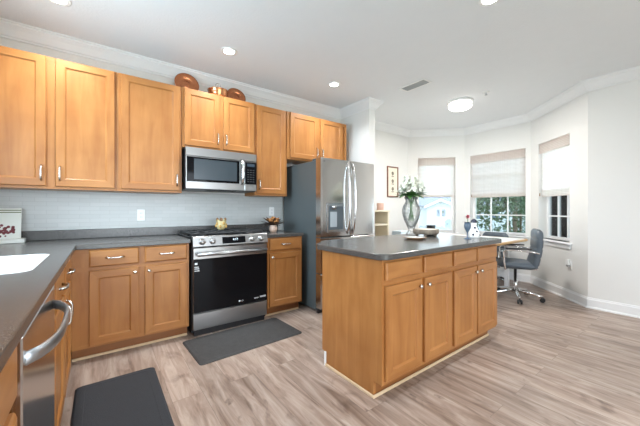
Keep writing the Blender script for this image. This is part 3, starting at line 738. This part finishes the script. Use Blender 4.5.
t = thing('ceiling_vent', (3.135,2.23,CZ), 'rectangular louvred grey air vent on the ceiling', 'vent')
VM = Matrix.Translation((3.135,2.23,CZ))
b = MB(); w, h = .085, .182
b.box(-w,w,-h,-h+.02,-.008,-.0005,M=VM); b.box(-w,w,h-.02,h,-.008,-.0005,M=VM); b.box(-w,-w+.02,-h+.02,h-.02,-.008,-.0005,M=VM); b.box(w-.02,w,-h+.02,h-.02,-.008,-.0005,M=VM)
link('frame', b, white_m, t)
link('backing', MB().box(-w+.02,w-.02,-h+.02,h-.02,-.0025,-.0005,M=VM), ventg, t)
for k in range(8):
    x = -w+.03+k*.0158
    link('slat', MB().box(x-.0015,x+.0065,-h+.02,h-.02,-.0065,-.0045,M=VM), ventg, t)
t = thing('fire_sprinkler', (4.06,1.80,CZ), 'small white fire sprinkler head on the ceiling beyond the round light', 'sprinkler')
link('cover_plate', MB().lathe([(.001,-.001),(.04,-.001),(.036,-.008),(.001,-.010)], (4.06,1.80,CZ), 20), white_m, t)
link('deflector', MB().tube([(4.06,1.80,CZ-.009),(4.06,1.80,CZ-.04)], .006, 8).lathe([(.001,-.040),(.018,-.040),(.018,-.043),(.001,-.043)], (4.06,1.80,CZ), 14), ventg, t)

# ------------------------------------------------------------------ copper ware on the cabinets
def leaning(name, x, z0, y, r, tilt, prof, label, mat, cat, sx=1.0, handle=False):
    t = thing(name, (x,y,z0), label, cat)
    M = Matrix.Rotation(tilt, 3, 'X') @ Matrix.Diagonal(Vector((sx,1,1)))
    b = MB(); b.lathe(prof, (x,y,z0), 32, None, True, M)
    lo = min(v.co.z for v in b.bm.verts); 
    for v in b.bm.verts: v.co.z += z0-lo
    link('dish', b, mat, t); return t
pl = lambda r: [(.001,.003),(r*.3,.003),(r*.34,0),(r*.55,0),(r*.6,.006),(r*.9,.016),(r,.02),(r,.023),(r*.88,.02),(r*.66,.016),(r*.6,.010),(r*.5,.004),(r*.34,.004),(r*.3,.010),(.001,.010)]
leaning('copper_plate', .755, ZU1, 3.44, .12, math.radians(76), pl(.125), 'round aged copper plate propped at the corner side of the copper pot', copper, 'plate')
leaning('copper_plate', 1.31, ZU1, 3.45, .11, math.radians(74), pl(.115), 'round reddish copper plate propped beside the copper pot toward the refrigerator', copper, 'plate')
t = thing('copper_pot', (1.075,3.38,ZU1), 'squat copper pot with ring handle on top of the cabinet over the microwave', 'pot')
link('pot_body', MB().lathe([(.001,0),(.07,0),(.095,.03),(.105,.07),(.11,.10),(.114,.104),(.114,.109),(.06,.128),(.02,.135),(.001,.136)], (1.075,3.38,ZU1), 28), simple('bright_copper', (.78,.36,.17,1), .2, 1.0, var=.15), t)
b = MB(); b.tube([(1.075+.026*math.cos(a), 3.38, ZU1+.164+.028*math.sin(a)) for a in [2*PI*k/20 for k in range(21)]], .004, 8); link('ring_handle', b, nickel, t)

# ------------------------------------------------------------------ things on the counters
def outlet(name, o, u, w, label, cat='outlet', group='wall outlets'):
    fr = F(o, u, w); t = thing(name, o, label, cat, group)
    b = MB(); rings = []
    for ins, d0 in ((0,.0005),(0,.004),(.003,.006)): rings.append([fr(x, z, d0) for x, z in ((-.035+ins,-.058+ins),(.035-ins,-.058+ins),(.035-ins,.058-ins),(-.035+ins,.058-ins))])
    b.loft(rings, None, True, True, True, False); link('cover_plate', b, white_m, t)
    for z in (-.02,.02):
        b = MB(); rings = [[fr(.016*math.cos(a), z+.014*math.sin(a), d0) for a in [2*PI*k/16 for k in range(16)]] for d0 in (.0061,.0075)]
        b.loft(rings, None, True, True, True, False); s = link('socket', b, trim_m, t)
        b = MB()
        for xx in (-.006,.006): b.loft([[fr(xx+px, z+pz, d0) for px, pz in ((-.001,-.004),(.001,-.004),(.001,.004),(-.001,.004))] for d0 in (.0076,.008)], None, True, True, True, False)
        link('slots', b, darkslot, s)
    return t
outlet('wall_outlet', (.338,YB-.009,1.128), XR, YF, 'white wall outlet on the tiled backsplash beyond the base cabinet counter')
outlet('wall_outlet', (1.83,YB-.009,1.16), XR, YF, 'white wall outlet on the tiles above the dried flowers')
s2 = math.sqrt(.5)
c = Vector((4.734+.222*s2*1, .923+.222*s2, 0))
def on_w3(d): return Vector((4.734+d*s2, .923+d*s2))
c = on_w3(.315)
ot = outlet('wall_outlet', (c.x,c.y,.455), (s2,s2,0), (-s2,s2,0), 'white wall outlet low on the bay wall beside the window')
t = thing('night_light', (c.x-s2*.02,c.y+s2*.02,.48), 'small white plug-in night light in the bay wall outlet', 'night light')
fr = F((c.x,c.y,.455), (s2,s2,0), (-s2,s2,0))
b = MB(); b.loft([[fr(x, z, d0) for x, z in ((-.022,.005),(.022,.005),(.022,.075),(-.022,.075))] for d0 in (.009,.04)], None, True, True, True, False)
link('plug_body', b, white_m, t)
b = MB(); b.loft([[fr(x, z, d0) for x, z in ((-.02,-.02),(.02,-.02),(.02,.0045),(-.02,.0045))] for d0 in (.009,.035)], None, True, True, True, False)
link('lamp_lens', b, simple('grey_lens', srgb(150,152,150), .3), t)

# plaque on the corner counter
px, py = -.555, 3.40
t = thing('cookbook_stand', (-.605,py,.914), 'white plaque with dark red berries leaning in a stand at the counter corner', 'plaque')
ang = math.radians(-14); PM = Matrix.Translation((-.605,py,.935)) @ Matrix.Rotation(math.radians(4),4,'Z') @ Matrix.Rotation(ang,4,'X')
link('board', MB().box(-.10,.085,0,.012,0,.268,bev=.003,M=PM), plaque_m, t)
BM = Matrix.Translation((-.605,py,.9142)) @ Matrix.Rotation(math.radians(4),4,'Z')
link('ledge', MB().box(-.107,.112,-.06,.05,.0,.034,bev=.004,M=BM), plaque_m, t)
b = MB()
for z in (.228,.246): b.box(-.10,.083,-.0008,-.0002,z,z+.008,M=PM)
link('stripes', b, stripeg, t)
b = MB()
for k in range(60):
    x = random.uniform(-.09,.06); z = .075+random.gauss(0,.018); b.ball(PM @ Vector((x,-.002,z)), random.uniform(.006,.012), None, 6, (1,.3,1))
link('painted_berries', b, berry, t)

# scalloped cup on the cooktop
cx, cy, cz = 1.085, 3.30, .9605
t = thing('ceramic_pitcher', (cx,cy,cz), 'small yellow ceramic cup with scalloped rim standing on the range', 'pitcher')
b = MB(); seg = 30; rings = []
for r, z in ((.028,0),(.040,.012),(.052,.04),(.055,.065),(.053,.085),(.056,.105),(.050,.105),(.047,.06),(.02,.02)):
    rings.append([(cx+r*math.cos(a), cy+r*math.sin(a), cz+z+(.012*math.cos(5*a) if z > .1 else 0)) for a in [2*PI*k/seg for k in range(seg)]])
b.loft(rings, None, True, True, True); link('cup_body', b, yellowc, t)
b = MB()
for k in range(9):
    a = 2*PI*k/9; b.ball((cx+.053*math.cos(a), cy+.053*math.sin(a), cz+.055+.02*math.sin(3*k)), .014, None, 7, (1,1,1.2))
link('fruit_relief', b, orangec, t)
b = MB()
for k in range(6): a = 2*PI*k/6+.3; b.ball((cx+.048*math.cos(a), cy+.048*math.sin(a), cz+.115), .013, None, 7, (1,1,1.5))
link('rim_ornament', b, brownc, t)

# leaf blade and flower helpers
def leaf(b, p, d, L, w, m=None, droop=.25):
    p, d = Vector(p), Vector(d).normalized(); up = Vector((0,0,1)); s = d.cross(up)
    s = s.normalized() if s.length > 1e-3 else Vector((1,0,0)); n = s.cross(d); i = b.mi(m); rows = []
    for k in range(6):
        q = k/5; ww = w*math.sin(PI*(.08+.9*q))**.8*(1-.3*q); c = p+d*L*q-up*droop*L*q*q
        rows.append([b.bm.verts.new(c-s*ww+n*ww*.25), b.bm.verts.new(c), b.bm.verts.new(c+s*ww+n*ww*.25)])
    for a, c in zip(rows, rows[1:]):
        for j in (0,1): b.face([a[j],a[j+1],c[j+1],c[j]], i, True)

# dried flowers in a copper pot by the fridge
fx, fy = 1.66, 3.16
t = thing('dried_flowers', (fx,fy,.9145), 'orange and brown dried flower arrangement in a small white pot by the refrigerator', 'flowers')
link('pot', MB().lathe([(.001,0),(.034,0),(.046,.03),(.048,.06),(.040,.078),(.044,.084),(.036,.082),(.001,.07)], (fx,fy,.9145), 22), simple('white_brown_pot', srgb(206,176,156), .3, var=.25, vscale=50), t)
b = MB()
for k in range(54):
    a = random.uniform(0,2*PI); e = random.uniform(-.05,.9)
    leaf(b, (fx+.02*math.cos(a),fy+.02*math.sin(a),1.0), (math.cos(a)*math.cos(e),math.sin(a)*math.cos(e),math.sin(e)), random.uniform(.11,.17), random.uniform(.016,.028), None, .12)
link('dried_leaves', b, petald, t)
b = MB()
for k in range(30):
    a = random.uniform(0,2*PI); rr = random.uniform(0,.085); b.ball((fx+rr*math.cos(a), fy+rr*math.sin(a), 1.02+.05*random.random()+.03*(1-rr/.085)), random.uniform(.012,.024), None, 7, (1,1,.8))
link('blooms', b, petalo, t)

# ------------------------------------------------------------------ things on the island
vx, vy = 2.735, 1.995
t = thing('flower_vase', (vx,vy,.9142), 'tall clear crystal vase of white flowers at the far side of the island', 'vase')
prof = [(.001,.0),(.062,.0),(.066,.008),(.045,.03),(.035,.055),(.055,.10),(.088,.17),(.108,.24),(.112,.28),(.100,.33),(.072,.375),(.066,.40),(.086,.435),(.080,.435),(.060,.40),(.066,.372),(.094,.328),(.106,.28),(.102,.24),(.082,.175),(.048,.105),(.02,.08),(.001,.075)]
prof = [(r*.88, z*.93) for r, z in prof]
link('glass_body', MB().lathe(prof, (vx,vy,.9144), 36), crystal, t)
b = MB()
for k in range(14):
    a = 2*PI*k/14; r0, r1 = .02, .05
    b.tube([(vx+.03*math.cos(a+2),vy+.03*math.sin(a+2),1.06),(vx+.012*math.cos(a),vy+.012*math.sin(a),1.24),(vx+r1*math.cos(a),vy+r1*math.sin(a),1.38)], .0035, 6)
link('stems', b, leafg, t)
b = MB()
for k in range(44):
    a = random.uniform(0,2*PI); e = random.uniform(-.1,.5); leaf(b, (vx+.03*math.cos(a),vy+.03*math.sin(a),1.34), (math.cos(a)*math.cos(e),math.sin(a)*math.cos(e),math.sin(e)), random.uniform(.10,.165), random.uniform(.026,.040))
link('leaves', b, leafg, t)
for k in range(11):
    a = 2*PI*k/7+.4 if k < 7 else 2*PI*k/4+.9
    rr, h = (.105, 1.405+.03*(k % 2)) if k < 7 else (.045, 1.485+.03*(k % 2))
    c = Vector((vx+rr*math.cos(a), vy+rr*math.sin(a), h)); b = MB(); b.ball(c, .03, None, 8)
    for q in range(34):
        dd = Vector((random.gauss(0,1),random.gauss(0,1),random.gauss(.25,1))).normalized(); leaf(b, c+dd*.018, dd, random.uniform(.035,.055), random.uniform(.013,.019), None, .15)
    link('bloom', b, petalw, t)

tx, ty = 2.68, 1.775
t = thing('serving_tray', (tx,ty,.9142), 'round rustic wooden riser tray on small feet beside the crystal vase', 'tray')
link('tray_slab', MB().lathe([(.001,.022),(.117,.022),(.125,.03),(.127,.066),(.121,.072),(.113,.068),(.001,.066)], (tx,ty,.914), 36, None, True, None, 9, .012), bark_w, t)
link('tray_top', MB().lathe([(.001,.0665),(.110,.0685),(.110,.070),(.001,.070)], (tx,ty,.914), 36), simple('pale_wood_top', srgb(222,212,196), .5, var=.06, vscale=20), t)
for k in range(4):
    a = 2*PI*k/4+.5; link('foot', MB().lathe([(.001,0),(.012,0),(.017,.01),(.014,.022),(.001,.0225)], (tx+.088*math.cos(a),ty+.088*math.sin(a),.9142), 12), bark_w, t)
t = thing('black_box', (2.93,1.88,.9142), 'small black box standing at the far edge of the island by the tray', 'box')
link('box_body', MB().box(2.895,2.965,1.845,1.915,.9142,1.0,bev=.006), blackpl, t)
link('lid', MB().box(2.893,2.967,1.843,1.917,1.0005,1.012,bev=.004), blackpl, t)
dx, dy = 2.30, 1.64
t = thing('plate', (dx,dy,.9142), 'shallow white plate with dark underside lying on the island', 'plate')
link('rim', MB().lathe([(.001,.0),(.065,.0),(.072,.004),(.10,.017),(.102,.020),(.094,.0185),(.06,.008),(.001,.007)], (dx,dy,.9144), 36), brownc, t)
link('plate_face', MB().lathe([(.001,.0075),(.06,.0085),(.092,.0188),(.094,.0200),(.06,.0105),(.001,.0095)], (dx,dy,.9144), 36), ceramic, t)
bx, by = 2.70, 1.36
t = thing('bud_vase', (bx,by,.9142), 'small blue-grey glass goblet holding a single pink flower on the island', 'vase')
link('goblet', MB().lathe([(.001,0),(.032,0),(.030,.005),(.007,.012),(.006,.055),(.014,.075),(.027,.10),(.030,.125),(.026,.15),(.023,.15),(.026,.125),(.022,.10),(.001,.08)], (bx,by,.9144), 22), bluegl, t)
link('stem', MB().tube([(bx,by,1.0),(bx-.006,by-.004,1.06),(bx-.012,by-.01,1.115)], .0025, 6), leafg, t)
b = MB()
for k in range(26):
    dd = Vector((random.gauss(0,1),random.gauss(0,1),random.gauss(.4,.7))); leaf(b, (bx-.013,by-.01,1.118), dd, random.uniform(.018,.03), .010, None, .05)
link('pink_bloom', b, petalp, t)
b = MB()
for k in range(5):
    a = 2*PI*k/5; leaf(b, (bx,by,1.055), (math.cos(a),math.sin(a),.6), .06, .012)
link('leaves', b, bluegl, t)
gx, gy = 2.90, 1.40
t = thing('ceramic_figurine', (gx,gy,.9142), 'small white ceramic figurine with dark blue cap and spots beside the pink flower', 'figurine')
link('figurine_body', MB().lathe([(.001,0),(.052,0),(.055,.006),(.046,.05),(.034,.09),(.024,.115),(.027,.135),(.022,.155),(.001,.165)], (gx,gy,.9144), 24, None, True, None, 4, .06), ceramic, t)
link('cap', MB().lathe([(.026,.142),(.030,.150),(.024,.166),(.012,.178),(.001,.182)], (gx,gy,.9144), 20), navy, t)
b = MB()
for a, z, r in ((3.5,.03,.046),(4.3,.06,.038),(3.9,.095,.030),(4.9,.025,.050),(5.2,.085,.032)):
    b.ball((gx+r*math.cos(a),gy+r*math.sin(a),.9144+z), .011, None, 8)
link('spots', b, navy, t)

# ------------------------------------------------------------------ breakfast nook
t = thing('dining_table', (4.5,2.45,0), 'square white-topped dining table with wooden edge in the bay', 'table')
TX0, TX1, TY0, TY1 = 3.80, 5.12, 1.66, 3.18
link('tabletop', MB().prism(rrect(TX0+.03,TX1-.03,TY0+.03,TY1-.03,.05), .722, .751), simple('table_white', srgb(238,238,236), .3, var=.01), t, bevel=.003)
link('edge_band', MB().loft([[(x,y,z) for x, y in rrect(TX0+i,TX1-i,TY0+i,TY1-i,.06)] for i, z in ((.029,.7505),(.004,.7505),(0,.745),(0,.722),(.029,.722))]+[], None, True, False, False, False), edge_w, t)
link('apron', MB().box(TX0+.10,TX1-.10,TY0+.22,TY0+.24,.665,.7215).box(TX0+.10,TX1-.10,TY1-.12,TY1-.10,.665,.7215).box(TX0+.10,TX0+.12,TY0+.24,TY1-.12,.665,.7215).box(TX1-.12,TX1-.10,TY0+.24,TY1-.12,.665,.7215), trim_m, t)
for x in (TX0+.13, TX1-.13):
    for y in (TY0+.25, TY1-.13): link('leg', MB().box(x-.028,x+.028,y-.028,y+.028,0,.7213,bev=.004), trim_m, t)

def office_chair(lift=0.0):
    """faces +X in its own frame; the seat is centred over the origin; lift raises or lowers the seat"""
    lk = lambda n, b, m, p: (bmesh.ops.translate(b.bm, vec=(0,0,lift), verts=b.bm.verts), link(n, b, m, p))[1]
    t = thing('office_chair', (0,0,0), 'grey leather office chair with chrome arms and five-star base, seen side-on beside the table', 'chair', 'office chairs around the nook table')
    # seat cushion
    b = MB(); rings = []
    for k in range(13):
        s = -1+k/6; x = .215*s; w = .235*(1-.10*abs(s)**4); hz = .05*(1-abs(s)**5*.75); zc = .465+.01*s-.012*(1 if s > .8 else 0)
        rings.append([(x, w*math.copysign(abs(math.cos(a))**.5, math.cos(a)), zc+hz*math.copysign(abs(math.sin(a))**.6, math.sin(a))) for a in [2*PI*j/20 for j in range(20)]])
    b.loft(rings, None, True, True, True); lk('seat', b, leather, t)
    # back cushion, with horizontal channels
    b = MB(); rings = []
    for k in range(33):
        s = k/32; z = .455+.475*s; x = -.185-.05*s-.02*math.sin(PI*s); w = .225*(1-.22*max(0, s-.75)/.25*(s-.75)/.25*1.2)
        th = .047*(1-.6*max(0,(s-.9)/.1)**2)*(1-.6*max(0,(.06-s)/.06)); th *= 1-.22*(abs(math.sin(4*PI*s)) < .22)
        rings.append([(x+th*math.copysign(abs(math.cos(a))**.6, math.cos(a)), w*math.copysign(abs(math.sin(a))**.5, math.sin(a)), z) for a in [2*PI*j/20 for j in range(20)]])
    b.loft(rings, None, True, True, True); lk('backrest', b, leather, t)
    lk('back_bracket', MB().box(-.235,-.12,-.05,.05,.395,.413,bev=.004).tube([(-.215,0,.404),(-.235,0,.43),(-.245,0,.52)], [.016,.016,.012], 10), chrome, t)
    for s in (-1, 1):
        y = s*.262; b = MB()
        b.tube([(.12,s*.20,.42),(.14,y,.42),(.15,y,.50),(.16,y,.64),(.13,y,.668),(0,y,.668),(-.15,y,.655),(-.21,y,.64),(-.225,s*.225,.64)], .0115, 10)
        a = lk('armrest', b, chrome, t)
        lk('arm_pad', MB().box(-.14,.14,y-.024,y+.024,.6815,.70,bev=.008,seg=2), blackpl, a)
    link('column', MB().tube([(0,0,.10),(0,0,.24),(0,0,.241),(0,0,.415+lift)], [.026,.026,.018,.018], 14), chrome, t)
    lk('seat_plate', MB().box(-.12,.12,-.09,.09,.402,.418,bev=.004), blackpl, t)
    b = MB(); b.lathe([(.001,.075),(.038,.075),(.04,.09),(.032,.125),(.001,.127)], (0,0,0), 18)
    for k in range(5):
        a = 2*PI*k/5+.35; c, s = math.cos(a), math.sin(a)
        b.tube([(.02*c,.02*s,.105),(.12*c,.12*s,.10),(.23*c,.23*s,.078),(.295*c,.295*s,.068)], [.024,.021,.017,.013], 10)
    link('star_base', b, chrome, t)
    for k in range(5):
        a = 2*PI*k/5+.35; c, s = math.cos(a), math.sin(a); x, y = .295*c, .295*s
        q = link('caster', MB().tube([(x,y,.07),(x,y,.045)], .008, 8).box(x-.018,x+.018,y-.009,y+.009,.03,.056,bev=.003), blackpl, t)
        for e in (-1, 1): link('wheel', MB().tube([(x-s*e*.010,y+c*e*.010,.0275),(x-s*e*.026,y+c*e*.026,.0275)], .0272, 14), blackpl, q)
    return t
ch = office_chair()
f1 = math.atan2(.89,-.45)
ch.location = (4.475,1.61,0); ch.rotation_euler = (0,0,f1)
c2 = office_chair(-.125); c2.location = (5.12,2.25,0); c2.rotation_euler = (0,0,PI*.97); c2['label'] = ('second grey leather office chair tucked behind the table against the middle bay window')

t = thing('folded_cloth', (3.936,3.067,.7512), 'pale blue folded cloth stack lying on the far corner of the dining table', 'cloth')
cl_m = simple('pale_blue_cloth', srgb(206,220,228), .9, bump=.2, bscale=200, var=.03)
for k in range(3): link('fold', MB().box(3.812+.004*k,4.06-.003*k,2.97+.004*k,3.165-.004*k,.7515+.03*k,.7805+.03*k,bev=.008,seg=2), cl_m, t)
# cream shelf unit by the nook wall, candle, picture
t = thing('shelf_unit', (3.58,3.43,0), 'cream open shelf unit against the nook wall beside the divider wall', 'shelf')
X0, X1, Y0, Y1 = 3.30, 3.87, 3.26, 3.60
link('side_panel', MB().box(X0,X0+.03,Y0,Y1,0,1.15), cream, t); link('side_panel', MB().box(X1-.03,X1,Y0,Y1,0,1.15), cream, t)
link('back_panel', MB().box(X0+.03,X1-.03,Y1-.012,Y1,.02,1.15), beige, t)
link('top', MB().box(X0-.015,X1+.015,Y0-.015,Y1,1.1505,1.178,bev=.005), cream, t)
for z in (.05,.40,.68,.94): link('shelf', MB().box(X0+.031,X1-.031,Y0+.005,Y1-.013,z-.013,z+.013), cream, t)
t = thing('candle', (3.765,3.36,1.178), 'squat pink candle on top of the cream shelf unit', 'candle')
link('wax', MB().lathe([(.001,.0005),(.056,.0005),(.058,.006),(.058,.112),(.054,.117),(.03,.112),(.001,.110)], (3.765,3.36,1.178), 24), pinkwax, t)
link('wick', MB().tube([(3.765,3.36,1.287),(3.767,3.36,1.302)], .0015, 6), darkslot, t)
t = thing('framed_picture', (4.385,3.617,1.70), 'narrow red-brown framed botanical print on the nook wall', 'picture')
PX0, PX1, PZ0, PZ1, PY = 4.23, 4.54, 1.42, 1.99, 3.6175
b = MB(); fw = .022
b.box(PX0,PX0+fw,PY-.022,PY,PZ0,PZ1,bev=.003); b.box(PX1-fw,PX1,PY-.022,PY,PZ0,PZ1,bev=.003); b.box(PX0+fw,PX1-fw,PY-.022,PY,PZ0,PZ0+fw,bev=.003); b.box(PX0+fw,PX1-fw,PY-.022,PY,PZ1-fw,PZ1,bev=.003)
link('frame', b, frame_r, t)
link('mat_board', MB().box(PX0+fw,PX1-fw,PY-.010,PY-.002,PZ0+fw,PZ1-fw), matboard, t)
b = MB()
for z in (1.845,1.70,1.555):
    b.box(4.381,4.387,PY-.0114,PY-.0102,z-.055,z+.03)
    for k in range(7):
        a = 2*PI*k/7; b.ball((4.385+.022*math.cos(a), PY-.0108, z+.02+.022*math.sin(a)), .013, None, 6, (1,.1,1))
    for s in (-1,1): b.ball((4.385+s*.022, PY-.0108, z-.035), .016, None, 6, (1,.1,.5))
link('botanical_print', b, inkg, t)

# ------------------------------------------------------------------ outside
struct(link('ground', MB().box(-60,160,-60,120,-3.4,-3.2), lawn))
def house(c, yaw, label):
    M = Matrix.Translation(c) @ Matrix.Rotation(yaw, 4, 'Z'); t = thing('house', c, label, 'house', 'houses across the street')
    b = MB()
    b.box(-9,9,0,9,0,4.9,M=M)
    # gabled projecting wing
    g = [(-1.9,0),(1.9,0),(1.9,4.85),(0,5.7),(-1.9,4.85)]
    b.loft([[M @ Vector((x,y,z)) for x, z in g] for y in (-1.6,2)], None, True, True, True, False)
    link('walls', b, housew, t)
    r = MB(); r.loft([[M @ Vector((x,y,z)) for y, z in ((-.5,4.8),(4.5,6.4),(9.5,4.8),(9.5,5.0),(4.5,6.6),(-.5,5.0))] for x in (-9.4,9.4)], None, True, True, True, False)
    r.loft([[M @ Vector((x,y,z)) for x, z in ((-2.2,4.72),(0,5.72),(2.2,4.72),(2.2,4.95),(0,5.95),(-2.2,4.95))] for y in (-2.0,4)], None, True, True, True, False)
    link('roof', r, houser, t)
    f = MB(); f.loft([[M @ Vector((x,y,z)) for x, z in ((-2.2,4.65),(0,5.65),(2.2,4.65),(2.2,4.95),(0,5.95),(-2.2,4.95))] for y in (-2.12,-2.01)], None, True, True, True, False)
    link('gable_fascia', f, trim_m, t)
    for x in (-.36,.36):
        w = link('window', MB().box(x-.33,x+.33,-1.68,-1.60,3.3,4.6,M=M), trim_m, t)
        link('pane', MB().box(x-.26,x+.26,-1.70,-1.681,3.4,4.5,M=M), housegl, w)
    for x in (-7,-4.6,4.6,7):
        w = link('window', MB().box(x-.6,x+.6,-.08,0,3.0,4.3,M=M), trim_m, t)
        link('pane', MB().box(x-.5,x+.5,-.10,-.081,3.1,4.2,M=M), housegl, w)
    link('garage_door', MB().box(-1.7,1.7,-1.66,-1.605,.05,1.5,M=M), trim_m, t)
    return t
def polar(px, dist):
    a = math.atan((px-320)/295)+math.radians(36.71); return Vector((math.sin(a)*dist, math.cos(a)*dist, 0)), a
p, a = polar(441, 47); house(Vector((p.x,p.y,-3.19)), -a, 'pale house with a gabled wing across the street behind the vase window')
p, a = polar(473, 60); house(Vector((p.x,p.y,-3.19)), -a-.1, 'farther pale house showing past the middle bay window')
def tree(px, dist, base_z, h, r, n, label):
    p, a = polar(px, dist); p.z = base_z; t = thing('tree', p, label, 'tree', 'trees outside the bay windows')
    rnd = random.Random(px); b = MB()
    b.tube([p, p+Vector((.1,0,h*.35)), p+Vector((0,.1,h*.75))], [.13,.10,.04], 9)
    cl = []
    for k in range(26):
        th = rnd.uniform(0,2*PI); ph = rnd.uniform(-.9,1.4); rr = r*rnd.uniform(.35,.9)
        c = p+Vector((math.cos(th)*math.cos(ph)*rr, math.sin(th)*math.cos(ph)*rr, h*.62+math.sin(ph)*h*.36)); cl.append(c)
        if k < 9: b.tube([p+Vector((0,0,h*.35)), (p+Vector((0,0,h*.5))+c)/2, c], [.04,.025,.008], 6)
    link('trunk', b, bark, t)
    f = MB()
    for k in range(n):
        c = rnd.choice(cl)+Vector((rnd.gauss(0,1),rnd.gauss(0,1),rnd.gauss(0,1)))*r*.19
        d1 = Vector((rnd.gauss(0,1),rnd.gauss(0,1),rnd.gauss(-.2,.7))).normalized(); d2 = d1.cross(Vector((rnd.gauss(0,1),rnd.gauss(0,1),rnd.gauss(0,1)))).normalized(); L = rnd.uniform(.07,.13); w = L*.36
        vs = [f.bm.verts.new(q) for q in (c, c+d1*L*.5+d2*w, c+d1*L, c+d1*L*.5-d2*w)]; f.face(vs)
    link('foliage', f, leaft, t, recalc=False)
tree(519, 8.2, -3.2, 5.8, 1.25, 6500, 'leafy green tree standing closest outside the middle bay window')
tree(562, 12.8, -3.2, 6.6, 1.8, 7500, 'leafy green tree outside the bay window nearest the side wall')
tree(532, 19.0, -3.2, 6.2, 1.6, 3500, 'smaller tree behind the others outside the middle bay window')
